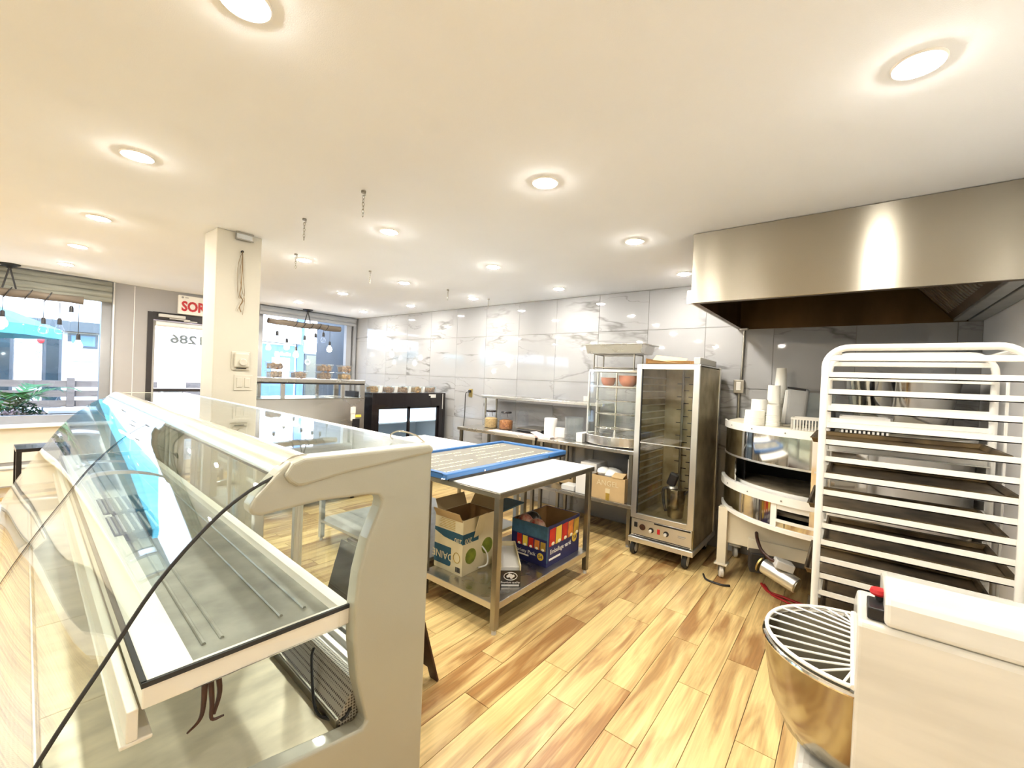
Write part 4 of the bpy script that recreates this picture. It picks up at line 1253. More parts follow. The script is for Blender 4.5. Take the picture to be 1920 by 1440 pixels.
MB().strip(bow(-0.008), 'xy', BZ+0.61, BZ+0.625, t=0.004).build('header_rail', 'alu', t)
def bowl(x, y, z, r, lab):
    o = MB().lathe([(0.0, 0.0), (r*0.35, 0.0), (r*0.78, r*0.35), (r*0.97, r*0.80), (r, r*1.25), (r*0.95, r*1.25), (r*0.9, r*0.8), (r*0.7, r*0.4), (0.0, r*0.1)], (x, y, z), 20).build('bowl', 'salmon')
    tag(ground(o, x, y, z), lab, 'bowl', 'salmon coloured bowls in the glass cabinet')
bowl(4.19, 1.80, BZ+0.612, 0.098, 'larger salmon coloured bowl on the top shelf of the glass cabinet')
bowl(4.21, 2.03, BZ+0.612, 0.078, 'smaller salmon coloured bowl on the top shelf of the glass cabinet')
# chafing frame with a steel pan on top of the cabinet
t = thing('chafing_stand', 'wire chafing stand on top of the glass cabinet', 'stand', (4.19, 1.92, BZ+0.79))
z0 = BZ+0.791
for y in (1.70, 2.14):
    for x in (4.08, 4.30):
        MB().tube([(x, y, z0), (x, y+0.0, z0+0.16)], 0.008, 6).build('leg', 'dsteel', t)
MB().tube([(4.08, 1.70, z0+0.02), (4.08, 2.14, z0+0.02), (4.30, 2.14, z0+0.02), (4.30, 1.70, z0+0.02)], 0.006, 6, closed=True).tube([(4.08, 1.70, z0+0.155), (4.08, 2.14, z0+0.155), (4.30, 2.14, z0+0.155), (4.30, 1.70, z0+0.155)], 0.006, 6, closed=True).build('wire_frame', 'dsteel', t)
t = thing('steel_pan', 'shallow rectangular steel pan on the chafing stand', 'pan', (4.20, 1.915, z0+0.165))
zz = z0+0.165
mb = MB()
def frustum(mb, cx, cy, rings):
    vs, fs = [], []
    for hx, hy, z in rings:
        vs += [(cx-hx, cy-hy, z), (cx+hx, cy-hy, z), (cx+hx, cy+hy, z), (cx-hx, cy+hy, z)]
    for i in range(len(rings)-1):
        for k in range(4):
            fs.append((i*4+k, i*4+(k+1) % 4, i*4+4+(k+1) % 4, i*4+4+k))
    fs.append((3, 2, 1, 0))
    mb.add(vs, fs)
    return mb
frustum(mb, 4.20, 1.915, [(0.15, 0.29, zz), (0.165, 0.31, zz+0.085), (0.19, 0.345, zz+0.09), (0.19, 0.345, zz+0.094), (0.16, 0.305, zz+0.09), (0.145, 0.285, zz+0.006)]).build('pan_body', 'steel', t)

# ------------------------------------------------------------------ heated holding cabinet on casters
t = thing('holding_cabinet', 'tall aluminium heated holding cabinet with clear door and dial panel', 'cabinet', (4.245, 1.30, 0))
PX0, PX1, PY0, PY1 = 3.87, 4.62, 1.022, 1.582
MB().box(PX0+0.03, PX1, PY1-0.028, PY1-0.002, 0.355, 1.785).build('side_panel', 'brownalu', t, bevel=0.002)
MB().box(PX0+0.03, PX1, PY0+0.002, PY0+0.028, 0.175, 1.785).build('side_panel', 'brownalu', t, bevel=0.002)
MB().box(PX1-0.02, PX1, PY0+0.028, PY1-0.028, 0.2, 1.785).build('back_panel', 'brownalu', t)
MB().box(PX0+0.03, PX1, PY0+0.002, PY1-0.002, 1.772, 1.795).build('top_panel', 'alu', t, bevel=0.003)
MB().box(PX0+0.03, PX1-0.02, PY0+0.028, PY1-0.028, 0.352, 0.372).build('cabinet_floor', 'brownalu', t)
MB().box(PX1-0.06, PX1-0.005, PY0-0.006, PY0+0.004, 0.18, 1.79).build('rear_post', 'alu', t, bevel=0.003)
for k in range(19):
    z = 0.46+0.067*k
    MB().box(PX0+0.06, PX1-0.05, PY1-0.042, PY1-0.028, z, z+0.012).build('pan_slide', 'alu', t)
    MB().box(PX0+0.06, PX1-0.05, PY0+0.028, PY0+0.042, z, z+0.012).build('pan_slide', 'alu', t)
    for q in range(3):
        yy = PY0+0.06+0.115*q+(0.055 if k % 2 else 0)
        MB().box(PX1-0.0225, PX1-0.0195, yy, yy+0.065, z+0.02, z+0.029).build('vent_slot', 'dark', t)
MB().cyl((PX1-0.07, 1.36, 0.375), (PX1-0.07, 1.36, 1.77), 0.012, 8).build('rear_rod', 'dsteel', t)
# door
D0 = PX0
dr = MB().box(D0, D0+0.03, PY1-0.05, PY1, 0.36, 1.79).box(D0, D0+0.03, PY0, PY0+0.05, 0.36, 1.79).box(D0, D0+0.03, PY0+0.05, PY1-0.05, 1.745, 1.79).box(D0, D0+0.03, PY0+0.05, PY1-0.05, 0.36, 0.405).build('door', 'alu', t, bevel=0.003)
MB().box(D0+0.010, D0+0.016, PY0+0.05, PY1-0.05, 0.405, 1.745).build('pane', 'acryl2' if 'acryl2' in M else 'glass', dr)
MB().box(D0+0.004, D0+0.010, PY0+0.05, PY1-0.05, 1.062, 1.070).build('pane_joint', 'alu', dr)
MB().box(D0-0.002, D0+0.001, 1.28, 1.345, 1.758, 1.775).build('maker_plate', 'ivory', dr)
MB().box(D0+0.001, D0+0.02, PY1-0.058, PY1-0.05, 0.40, 1.75).box(D0+0.001, D0+0.02, PY0+0.05, PY0+0.054, 0.40, 1.75).build('door_seal', 'rubber', dr)
# control drawer
cp = MB().box(D0+0.01, D0+0.05, PY0+0.01, PY1-0.01, 0.195, 0.352).build('control_panel', 'alu', t, bevel=0.003)
xf = D0+0.0095
MB().box(xf-0.002, xf, PY0+0.02, 1.36, 0.335, 0.348).build('printed_stripe', 'black', cp)
MB().box(xf-0.002, xf, PY0+0.02, 1.55, 0.200, 0.208).build('printed_stripe', 'black', cp)
MB().box(xf-0.006, xf, 1.515, 1.545, 0.275, 0.32).build('rocker_switch', 'black', cp, bevel=0.002)
MB().cyl((xf, 1.467, 0.285), (xf-0.004, 1.467, 0.285), 0.028, 20).build('thermometer', 'brown', cp)
for y in (1.385, 1.25):
    MB().cyl((xf, y, 0.275), (xf-0.003, y, 0.275), 0.024, 20).build('dial_scale', 'black', cp)
    MB().cyl((xf-0.003, y+0.004, 0.270), (xf-0.02, y+0.004, 0.270), 0.014, 16).build('knob', 'ivory', cp)
MB().box(xf-0.006, xf, 1.305, 1.33, 0.255, 0.30).build('pilot_light', 'redp', cp, bevel=0.002)
MB().box(xf-0.001, xf, 1.08, 1.15, 0.28, 0.288).box(xf-0.001, xf, 1.09, 1.15, 0.268, 0.272).build('small_print', 'grey', cp)
MB().box(PX0-0.015, PX1+0.005, PY0-0.012, PY1+0.012, 0.135, 0.185).build('bumper_base', 'alu', t, bevel=0.008)
for x in (PX0+0.07, PX1-0.08):
    for y in (PY0+0.07, PY1-0.02):
        c = MB().lathe([(0.022, -0.020), (0.058, -0.020), (0.062, -0.012), (0.062, 0.012), (0.058, 0.020), (0.022, 0.020)], (0, 0, 0), 22)
        c.xform(Matrix.Translation((x, y, 0.0625)) @ Matrix.Rotation(PI/2, 4, 'X'))
        w = c.build('caster', 'rubber', t)
        h = MB().lathe([(0.0, -0.022), (0.040, -0.022), (0.040, 0.022), (0.0, 0.022)], (0, 0, 0), 18)
        h.xform(Matrix.Translation((x, y, 0.0625)) @ Matrix.Rotation(PI/2, 4, 'X'))
        h.build('hub', 'greyl', w)
        MB().prism([(x-0.03, 0.135), (x+0.03, 0.135), (x+0.012, 0.06), (x-0.012, 0.06)], 'xz', y-0.030, y-0.024).prism([(x-0.03, 0.135), (x+0.03, 0.135), (x+0.012, 0.06), (x-0.012, 0.06)], 'xz', y+0.024, y+0.030).build('fork', 'alu', w)
# jug inside
t = thing('insulated_jug', 'dark steel pouring jug with black lid inside the holding cabinet', 'jug', (4.13, 1.255, 0.373))
jx, jy, jz = 4.13, 1.255, 0.373
MB().lathe([(0.0, 0.0), (0.066, 0.0), (0.07, 0.01), (0.078, 0.15), (0.085, 0.255), (0.08, 0.265), (0.0, 0.262)], (jx, jy, jz), 24).build('jug_body', pm('dark_steel', (0.20, 0.16, 0.10), 0.2, 1.0, var=0.3), t)
MB().tube(bez([(jx-0.01, jy+0.075, jz+0.26), (jx-0.01, jy+0.115, jz+0.24), (jx-0.01, jy+0.11, jz+0.13), (jx-0.01, jy+0.085, jz+0.04)], 6), 0.014, 8).build('handle', 'black', t)
MB().obox((jx, jy+0.035, jz+0.345), (0.05, 0.085, 0.13), rx=0.35).build('raised_lid', 'black', t, bevel=0.02, seg=3)
MB().lathe([(0.045, 0.262), (0.05, 0.268), (0.045, 0.285), (0.0, 0.285)], (jx, jy+0.035, jz), 16).build('lid_collar', 'alu', t)
MB().prism([(jy-0.08, jz+0.25), (jy-0.115, jz+0.265), (jy-0.08, jz+0.215)], 'yz', jx-0.02, jx+0.02).build('spout', 'black', t)
# cardboard tray and grey part on top
t = thing('cardboard_tray', 'torn shallow cardboard tray on top of the holding cabinet', 'box', (4.1, 1.33, 1.796))
zt = 1.796
MB().box(3.92, 4.40, 1.10, 1.52, zt, zt+0.005).box(3.92, 3.925, 1.12, 1.50, zt, zt+0.03).box(4.395, 4.40, 1.10, 1.52, zt, zt+0.055).box(3.92, 4.40, 1.515, 1.52, zt, zt+0.05).build('tray', 'cardin', t)
MB().obox((3.96, 1.31, zt+0.045), (0.10, 0.28, 0.004), ry=-0.5, rx=0.12).build('torn_lid', 'card', t)
o = MB().prism([(3.90, zt), (3.90, zt+0.06), (4.45, zt+0.055), (4.45, zt)], 'xz', 1.03, 1.085).build('plastic_bracket', 'greyl', bevel=0.006)
tag(ground(o, 4.15, 1.06, zt), 'long light grey plastic piece on the cabinet edge', 'bracket')

# ------------------------------------------------------------------ boxes on the undershelf below the glass cabinet
UZ = 0.4205
t = thing('cardboard_box', 'brown cardboard box lettered ANGEL on the wall table undershelf', 'box', (4.17, 1.88, UZ))
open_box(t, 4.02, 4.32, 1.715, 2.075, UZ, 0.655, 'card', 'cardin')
letter('ANGEL', 0.075, (4.0185, 1.90, 0.585), (0, -1, 0), (0, 0, 1), 0.0006).build('lettering', 'cardl', t)
MB().box(4.0185, 4.02, 1.87, 1.92, 0.49, 0.535).build('printed_mark', 'cardl', t)
MB().box(4.0185, 4.02, 1.875, 1.915, UZ, 0.49).build('tape', 'mustard', t)
MB().obox((4.06, 1.80, 0.675), (0.10, 0.12, 0.004), ry=-0.35).build('lid_flap', 'card', t)
def ubox(x0, x1, y0, y1, z0, z1, m_, lab, name='carton', cat='box'):
    o = MB().box(x0, x1, y0, y1, z0, z1).build(name, m_, bevel=0.004)
    return tag(ground(o, (x0+x1)/2, (y0+y1)/2, z0), lab, cat)
ubox(4.03, 4.12, 2.10, 2.27, UZ, 0.70, 'paper', 'upright white carton left of the ANGEL box', 'white_carton')
ubox(4.14, 4.40, 2.09, 2.28, UZ, 0.74, 'paper', 'taller white carton behind the upright white carton', 'white_carton')
ubox(4.05, 4.20, 2.30, 2.46, UZ, 0.475, 'paper', 'low white packet lying left of the white cartons', 'white_packet', 'packet')
t = thing('cardboard_box', 'small brown box with dark window at the left of the undershelf', 'box', (4.30, 2.52, UZ))
MB().box(4.23, 4.40, 2.42, 2.60, UZ+0.02, 0.60).build('carton', 'card', t, bevel=0.004)
MB().box(4.2285, 4.23, 2.44, 2.51, 0.50, 0.575).build('window', 'dark', t)
MB().box(4.23, 4.40, 2.60, 2.70, UZ, 0.56).build('carton', 'card', t, bevel=0.004)
o = MB().lathe([(0.0, 0.0), (0.055, 0.0), (0.058, 0.01), (0.058, 0.42), (0.0, 0.42)], (4.15, 1.685, UZ), 18).build('white_roll', 'paper')
tag(ground(o, 4.15, 1.685, UZ), 'tall white paper roll standing right of the ANGEL box', 'paper roll')
o = MB().ell((4.17, 1.93, 0.66), (0.12, 0.12, 0.06), 12, 8).ell((4.12, 1.99, 0.68), (0.09, 0.07, 0.05), 10, 6).build('paper_bag', 'paper')
tag(ground(o, 4.17, 1.93, 0.64), 'crumpled white paper bag stuffed in the ANGEL box', 'bag')
# ------------------------------------------------------------------ extractor hood
t = thing('extractor_hood', 'large brushed steel extractor hood with dark brown underside', 'hood', (3.9, 0.08, 2.176))
HX0, HX1, HY0, HY1, HZ = 3.095, 4.675, -0.745, 0.90, 2.176
MB().box(HX0, HX0+0.012, HY0, HY1, HZ, ZC-0.003).build('front_panel', 'hood', t, bevel=0.003)
MB().box(HX0+0.012, HX1, HY1-0.012, HY1, HZ, ZC-0.003).build('end_panel', 'hood', t)
MB().prism([(HX0-0.001, HZ+0.09), (HX0+0.02, HZ+0.10), (HX0+0.02, HZ-0.002), (HX0+0.0, HZ-0.002)], 'xz', HY1-0.002, HY1+0.026).build('corner_lip', 'hood', t)
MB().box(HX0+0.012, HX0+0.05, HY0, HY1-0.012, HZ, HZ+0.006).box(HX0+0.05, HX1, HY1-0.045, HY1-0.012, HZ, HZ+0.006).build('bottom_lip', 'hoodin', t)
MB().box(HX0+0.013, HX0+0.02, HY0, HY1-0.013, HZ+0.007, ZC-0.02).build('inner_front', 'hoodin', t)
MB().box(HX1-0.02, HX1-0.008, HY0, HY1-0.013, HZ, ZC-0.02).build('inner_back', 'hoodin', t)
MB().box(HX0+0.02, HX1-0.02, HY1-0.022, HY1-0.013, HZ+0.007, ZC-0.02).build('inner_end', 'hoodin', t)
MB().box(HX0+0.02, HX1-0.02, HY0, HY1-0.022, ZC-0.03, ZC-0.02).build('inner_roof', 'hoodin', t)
# sloping bank of baffle filters at the wall end, pale channel below it
def fy(u):
    return (-0.25-0.33*u, 2.60-0.40*u)
sl = MB()
fr_ = MB().prism([fy(0), fy(1), (fy(1)[0]-0.02, fy(1)[1]), (fy(0)[0]-0.02, fy(0)[1])], 'yz', HX0+0.02, HX1-0.02)
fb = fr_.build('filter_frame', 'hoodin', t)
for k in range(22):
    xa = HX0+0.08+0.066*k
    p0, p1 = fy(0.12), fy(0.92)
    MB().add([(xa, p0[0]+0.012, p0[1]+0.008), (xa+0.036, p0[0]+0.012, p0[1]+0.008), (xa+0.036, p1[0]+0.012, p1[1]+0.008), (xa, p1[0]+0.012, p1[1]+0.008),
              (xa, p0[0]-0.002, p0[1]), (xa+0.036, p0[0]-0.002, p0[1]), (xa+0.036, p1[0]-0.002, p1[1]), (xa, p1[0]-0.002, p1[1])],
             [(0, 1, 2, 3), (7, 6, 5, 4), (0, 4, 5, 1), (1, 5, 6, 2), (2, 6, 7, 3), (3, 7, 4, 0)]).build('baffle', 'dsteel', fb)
MB().box(HX0+0.02, HX1-0.02, -0.655, -0.585, HZ+0.004, HZ+0.05).box(HX0+0.02, HX1-0.02, HY0, -0.665, HZ+0.0, HZ+0.05).build('grease_channel', 'galv', t, bevel=0.004)
MB().box(HX1-0.09, HX1-0.03, HY1-0.10, HY1-0.03, HZ-0.012, HZ+0.006).build('drip_cup', 'galv', t, bevel=0.004)

# ------------------------------------------------------------------ round-fronted rotating oven
t = thing('rotary_oven', 'round fronted mirror steel rotating hearth oven on casters', 'oven', (4.2, 0.1, 0))
OC, OR = (4.35, 0.10), 0.78
A0, A1 = PI-math.radians(82), PI+math.radians(82)      # the visible front half
def ring(r, z0, z1, a0=A0, a1=A1, n=40, th=0.012, mat='chrome', name='band', bev=0.0):
    pts = [(OC[0]+r*math.cos(a0+(a1-a0)*i/n), OC[1]+r*math.sin(a0+(a1-a0)*i/n)) for i in range(n+1)]
    return MB().strip(pts, 'xy', z0, z1, t=th).build(name, mat, t, bevel=bev)
def dplate(r, z0, z1, mat, name, back=4.63):
    pts = [(OC[0]+r*math.cos(A0+(A1-A0)*i/40), OC[1]+r*math.sin(A0+(A1-A0)*i/40)) for i in range(41)]
    pts += [(back, pts[-1][1]), (back, pts[0][1])]
    return MB().prism(pts, 'xy', z0, z1).build(name, mat, t)
dplate(OR-0.02, 0.60, 0.63, 'dark', 'floor_plate')
dplate(OR-0.02, 1.285, 1.318, 'enamel', 'top_plate')
ring(OR+0.012, 1.268, 1.325, mat='rackw', name='top_band', th=0.014)
ring(OR, 1.055, 1.27, mat='chrome', name='upper_mantle')
ring(OR+0.004, 1.045, 1.058, mat='alu', name='slot_trim')
ring(OR+0.022, 0.785, 0.845, mat='rackw', name='upper_lip', th=0.05)
ring(OR, 0.61, 0.79, a0=A0, a1=PI-math.radians(22), mat='chrome', name='lower_mantle')
ring(OR, 0.745, 0.79, a0=PI-math.radians(22), a1=A1, mat='rackw', name='window_head')
ring(OR, 0.61, 0.665, a0=PI-math.radians(22), a1=A1, mat='chrome', name='window_sill')
ring(OR+0.006, 0.60, 0.80, a0=PI-math.radians(25), a1=PI-math.radians(22), n=3, mat='rackw', name='window_jamb')
ring(OR+0.006, 0.655, 0.675, a0=PI-math.radians(22), a1=A1, mat='rackw', name='window_sill_trim')
ring(OR+0.014, 0.585, 0.615, mat='rackw', name='lower_lip', th=0.03)
ring(OR, 0.845, 1.055, a0=A0, a1=PI-math.radians(53), n=10, mat='chrome', name='slot_jamb')
ring(OR+0.004, 0.62, 1.27, a0=PI-math.radians(7), a1=A1, n=20, mat='chrome', name='slot_jamb')
ring(OR-0.10, 0.63, 1.28, mat='dark', name='inner_wall', a0=A0, a1=PI-math.radians(58), n=8)
MB().box(4.42, 4.44, -0.60, 0.80, 0.63, 1.28).build('inner_back', 'dark', t)
MB().lathe([(0.0, 0.852), (0.70, 0.852), (0.715, 0.84), (0.715, 0.815), (0.0, 0.815)], (OC[0], OC[1], 0), 40, a0=PI/2, a1=3*PI/2).build('hearth_stone', 'stone', t)
MB().lathe([(0.712, 0.82), (0.722, 0.82), (0.722, 0.858), (0.712, 0.858)], (OC[0], OC[1], 0), 40, a0=PI/2, a1=3*PI/2).build('hearth_rim', 'rackw', t)
MB().lathe([(0.0, 0.70), (0.69, 0.70), (0.69, 0.68), (0.0, 0.68)], (OC[0], OC[1], 0), 40, a0=PI/2, a1=3*PI/2).build('lower_deck', 'stone', t)
dplate(OR-0.06, 1.24, 1.26, 'dark', 'inner_roof')
MB().box(4.36, 4.63, 0.865, 0.885, 0.45, 1.30).build('side_panel', 'enamel', t, bevel=0.003)
MB().box(4.36, 4.63, -0.685, -0.665, 0.45, 1.30).build('side_panel', 'enamel', t, bevel=0.003)
for i in range(9):
    a = A0+0.1+(A1-A0-0.2)*i/8
    for z, rr_ in ((1.297, OR+0.013), (0.815, OR+0.026)):
        MB().cyl((OC[0]+rr_*math.cos(a), OC[1]+rr_*math.sin(a), z), (OC[0]+(rr_+0.004)*math.cos(a), OC[1]+(rr_+0.004)*math.sin(a), z), 0.005, 8).build('rivet', 'dsteel', t)
# apron, legs and casters
MB().box(3.99, 4.005, -0.62, 0.78, 0.30, 0.56).build('apron', 'enamel', t, bevel=0.004)
MB().box(3.965, 3.99, 0.08, 0.62, 0.285, 0.385).build('motor_mount', 'enamel', t, bevel=0.004)
for x in (3.985, 4.55):
    for y in (0.81, -0.60):
        l = MB().box(x-0.035, x+0.035, y-0.035, y+0.035, 0.125, 0.60).build('leg', 'enamel', t, bevel=0.003)
        MB().box(x-0.05, x+0.05, y-0.05, y+0.05, 0.11, 0.125).build('foot_plate', 'enamel', l, bevel=0.003)
        c = MB().lathe([(0.0, -0.016), (0.040, -0.016), (0.046, -0.010), (0.046, 0.010), (0.040, 0.016), (0.0, 0.016)], (0, 0, 0), 20)
        c.xform(Matrix.Translation((x-0.01, y, 0.047)) @ Matrix.Rotation(PI/2, 4, 'X') @ Matrix.Rotation(0.4, 4, 'Y'))
        c.build('caster', 'ivory', l)
        MB().box(x-0.02, x+0.02, y-0.026, y-0.020, 0.05, 0.112).box(x-0.02, x+0.02, y+0.020, y+0.026, 0.05, 0.112).build('fork', 'dsteel', l)
# gear motor hung under the front
mo = MB().cyl((3.78, 0.475, 0.262), (3.70, 0.255, 0.205), 0.058, 20).build('motor_body', 'alu', t, bevel=0.004)
MB().cyl((3.7005, 0.257, 0.2055), (3.698, 0.249, 0.2035), 0.050, 20).build('fan_cover', 'dsteel', mo)
MB().obox((3.745, 0.345, 0.315), (0.10, 0.12, 0.06), rz=0.35, rx=0.25).build('terminal_box', 'greyl', mo, bevel=0.008)
MB().obox((3.80, 0.53, 0.275), (0.12, 0.10, 0.15), rz=0.3).build('gearbox', 'black', mo, bevel=0.01)
MB().cyl((3.78, 0.48, 0.263), (3.785, 0.49, 0.266), 0.070, 20).build('flange', 'brass', mo)
MB().tube(bez([(3.97, 0.56, 0.44), (3.88, 0.54, 0.42), (3.80, 0.50, 0.37), (3.755, 0.44, 0.335), (3.745, 0.40, 0.325)], 6), 0.013, 8).build('motor_cable', 'brown', mo)
MB().tube(bez([(3.90, 0.93, 0.012), (3.82, 0.89, 0.010), (3.80, 0.83, 0.010), (3.80, 0.76, 0.010), (3.83, 0.71, 0.010)], 6), 0.008, 6).build('floor_cable', 'black', t)
t2 = MB().tube(bez([(4.05, 0.52, 0.012), (3.93, 0.45, 0.012), (3.91, 0.35, 0.012), (3.88, 0.25, 0.012), (3.86, 0.12, 0.012)], 8), 0.010, 8).tube(bez([(4.05, 0.50, 0.012), (3.90, 0.43, 0.012), (3.84, 0.33, 0.012), (3.78, 0.26, 0.012), (3.70, 0.20, 0.012)], 8), 0.008, 8).build('red_cable', 'redcord')
tag(ground(t2, 3.9, 0.35, 0), 'red cable lying on the floor under the oven', 'cable')

# ------------------------------------------------------------------ on top of the oven
OZ = 1.3185
def cupstack(x, y, r, h, lab, up=False, n=8, taper=0.80, cat='paper cups'):
    t = thing('cup_stack', lab, cat, (x, y, OZ), 0, 'stacked paper cups and lids on the oven')
    r0, r1 = (r*taper, r) if up else (r, r*taper)
    body = [(0.0, 0.0), (r0, 0.0), (r0+0.0, h*0.02), (r1, h), (0.0, h)]
    MB().lathe(body, (x, y, OZ), 20).build('cups', 'cup', t)
    for k in range(n):
        z = h*(0.05+0.55*k/n)
        rr_ = r0+(r1-r0)*z/h
        MB().tube([(x+(rr_+0.001)*math.cos(2*PI*i/20), y+(rr_+0.001)*math.sin(2*PI*i/20), OZ+z) for i in range(20)], 0.0028, 5, closed=True).build('rim', 'cup', t)
cupstack(3.90, 0.60, 0.075, 0.115, 'low wide stack of white paper bowls on the oven, front left', n=6, taper=0.92)
cupstack(4.02, 0.59, 0.062, 0.20, 'short stack of white lids behind the low bowls on the oven', n=8, taper=0.95)
cupstack(3.89, 0.475, 0.048, 0.165, 'stack of white paper cups on the oven nearest the front rim', n=7, taper=0.85)
cupstack(4.10, 0.50, 0.052, 0.32, 'tall stack of white paper cups in the middle of the oven top', n=10, taper=0.85)
cupstack(4.28, 0.475, 0.060, 0.47, 'tallest stack of white paper cups on the oven, rising to a narrow tip', n=12, taper=0.62)
t = thing('plastic_tub', 'grey plastic storage tub standing on end on the oven', 'tub', (4.02, 0.33, OZ))
MB().obox((4.02, 0.335, OZ+0.155), (0.10, 0.14, 0.30), ry=-0.05, rx=0.08).build('tub', 'grey', t, bevel=0.025, seg=4)
MB().obox((4.03, 0.405, OZ+0.155), (0.11, 0.03, 0.27), rx=0.08).build('white_side', 'greyl', t, bevel=0.008)
MB().tube([(3.965, 0.275, OZ+0.29), (3.965, 0.395, OZ+0.305)], 0.008, 8).build('rim', 'black', t)
MB().box(3.95, 4.08, 0.25, 0.42, OZ, OZ+0.02).build('base', 'dsteel', t, bevel=0.004)
t = thing('slotted_basket', 'small white slotted plastic basket on the oven front', 'basket', (3.80, 0.25, OZ))
bk = MB()
bk.box(3.70, 3.90, 0.16, 0.165, OZ+0.075, OZ+0.09).box(3.70, 3.90, 0.335, 0.34, OZ+0.075, OZ+0.09).box(3.70, 3.705, 0.165, 0.335, OZ+0.075, OZ+0.09).box(3.895, 3.90, 0.165, 0.335, OZ+0.075, OZ+0.09).box(3.71, 3.89, 0.17, 0.33, OZ, OZ+0.006)
bk.build('rim', 'ivory', t)
for k in range(9):
    MB().box(3.703, 3.707, 0.17+0.018*k, 0.178+0.018*k, OZ, OZ+0.08).build('slat', 'ivory', t)
for k in range(9):
    MB().box(3.71+0.02*k, 3.718+0.02*k, 0.335, 0.339, OZ, OZ+0.08).build('slat', 'ivory', t)
t = thing('clear_tub', 'clear plastic tub on the oven beside the tray rack', 'container', (4.30, 0.20, OZ))
frustum(MB(), 4.30, 0.20, [(0.09, 0.07, OZ+0.001), (0.10, 0.08, OZ+0.11), (0.13, 0.11, OZ+0.27), (0.125, 0.105, OZ+0.27), (0.095, 0.075, OZ+0.11), (0.085, 0.065, OZ+0.006)]).build('tub', 'acryl', t)
o = MB().box(3.85, 3.93, 0.085, 0.135, OZ, OZ+0.15).build('black_bottle', 'black', bevel=0.012)
tag(ground(o, 3.89, 0.11, OZ), 'small black upright container on the oven by the rack post', 'container')
t = thing('steel_basin', 'wide shallow polished steel basin on the oven behind the tray rack', 'basin', (4.24, -0.27, OZ))
MB().lathe([(0.0, 0.002), (0.22, 0.002), (0.28, 0.16), (0.33, 0.40), (0.34, 0.41), (0.32, 0.40), (0.27, 0.17), (0.21, 0.012), (0.0, 0.012)], (4.24, -0.27, OZ), 40).build('basin', 'chrome', t)
t = thing('slotted_crate', 'white slotted plastic crate on the oven behind the tray rack', 'crate', (3.78, -0.06, OZ))
cr = MB().box(3.66, 3.90, -0.20, 0.06, OZ, OZ+0.008).box(3.66, 3.90, 0.05, 0.06, OZ+0.10, OZ+0.125).box(3.66, 3.90, -0.20, -0.19, OZ+0.10, OZ+0.125).box(3.66, 3.668, -0.19, 0.05, OZ+0.10, OZ+0.125).box(3.892, 3.90, -0.19, 0.05, OZ+0.10, OZ+0.125)
cr.build('crate_rim', 'paper', t)
for k in range(11):
    MB().box(3.66, 3.668, -0.195+0.023*k, -0.183+0.023*k, OZ+0.008, OZ+0.10).build('slat', 'paper', t)
MB().box(3.668, 3.672, -0.19, 0.05, OZ+0.012, OZ+0.098).build('dark_contents', 'dark', t)

# ------------------------------------------------------------------ sheet-pan rack
t = thing('tray_rack', 'tall white aluminium sheet pan rack with rounded top corners', 'rack', (2.65, -0.205, 0))
RX0, RX1, RY0, RY1, RZ = 2.40, 2.90, -0.51, 0.098, 1.80
cr_ = 0.085
for x in (RX0, RX1):
    pts = [(x, RY1, 0.13), (x, RY1, 0.9), (x, RY1, RZ-cr_)]
    pts += [(x, RY1-cr_+cr_*math.cos(a), RZ-cr_+cr_*math.sin(a)) for a in [PI/2*i/8 for i in range(1, 9)]]
    pts += [(x, RY0+cr_-cr_*math.sin(a), RZ-cr_+cr_*math.cos(a)) for a in [PI/2*i/8 for i in range(0, 9)]]
    pts += [(x, RY0, 0.9), (x, RY0, 0.13)]
    MB().tube(pts, 0.0145, 10).build('side_frame', 'rackw', t)
for y, z in ((RY1-0.045, RZ-0.02), (RY0+0.045, RZ-0.02), (RY1, 0.16), (RY0, 0.16)):
    MB().tube([(RX0, y, z), (RX1, y, z)], 0.011, 8).build('cross_bar', 'rackw', t)
nr = 20
for k in range(nr):
    z = 1.753-0.0757*k
    if k == 0:
        for x in (RX0, RX1):
            MB().box(x-0.010, x+0.010, RY0+0.012, RY1-0.012, z-0.012, z+0.012).build('top_bar', 'rackw', t, bevel=0.003)
        continue
    for x, s in ((RX0, 1), (RX1, -1)):
        MB().box(min(x, x+s*0.006), max(x, x+s*0.006), RY0+0.005, RY1-0.005, z-0.012, z+0.014).box(min(x, x+s*0.040), max(x, x+s*0.040), RY0+0.005, RY1-0.005, z-0.012, z-0.008).build('pan_rail', 'rackw', t)
MB().tube([(RX1-0.05, RY0-0.03, 1.70), (RX1-0.05, RY0-0.03, 0.25)], 0.006, 6).build('lock_bar', 'rackw', t)
for x in (RX0, RX1):
    for y in (RY0, RY1):
        c = MB().lathe([(0.0, -0.016), (0.052, -0.016), (0.058, -0.010), (0.058, 0.010), (0.052, 0.016), (0.0, 0.016)], (0, 0, 0), 18)
        c.xform(Matrix.Translation((x, y-0.02, 0.0585)) @ Matrix.Rotation(PI/2, 4, 'Y'))
        w = c.build('caster', 'rubber', t)
        MB().box(x-0.028, x-0.02, y-0.04, y+0.015, 0.055, 0.135).box(x+0.02, x+0.028, y-0.04, y+0.015, 0.055, 0.135).build('fork', 'dsteel', w)
ordn = ['topmost', 'second from the top', 'third from the top', 'fourth from the top', 'fifth from the top', 'sixth from the top', 'seventh from the top']
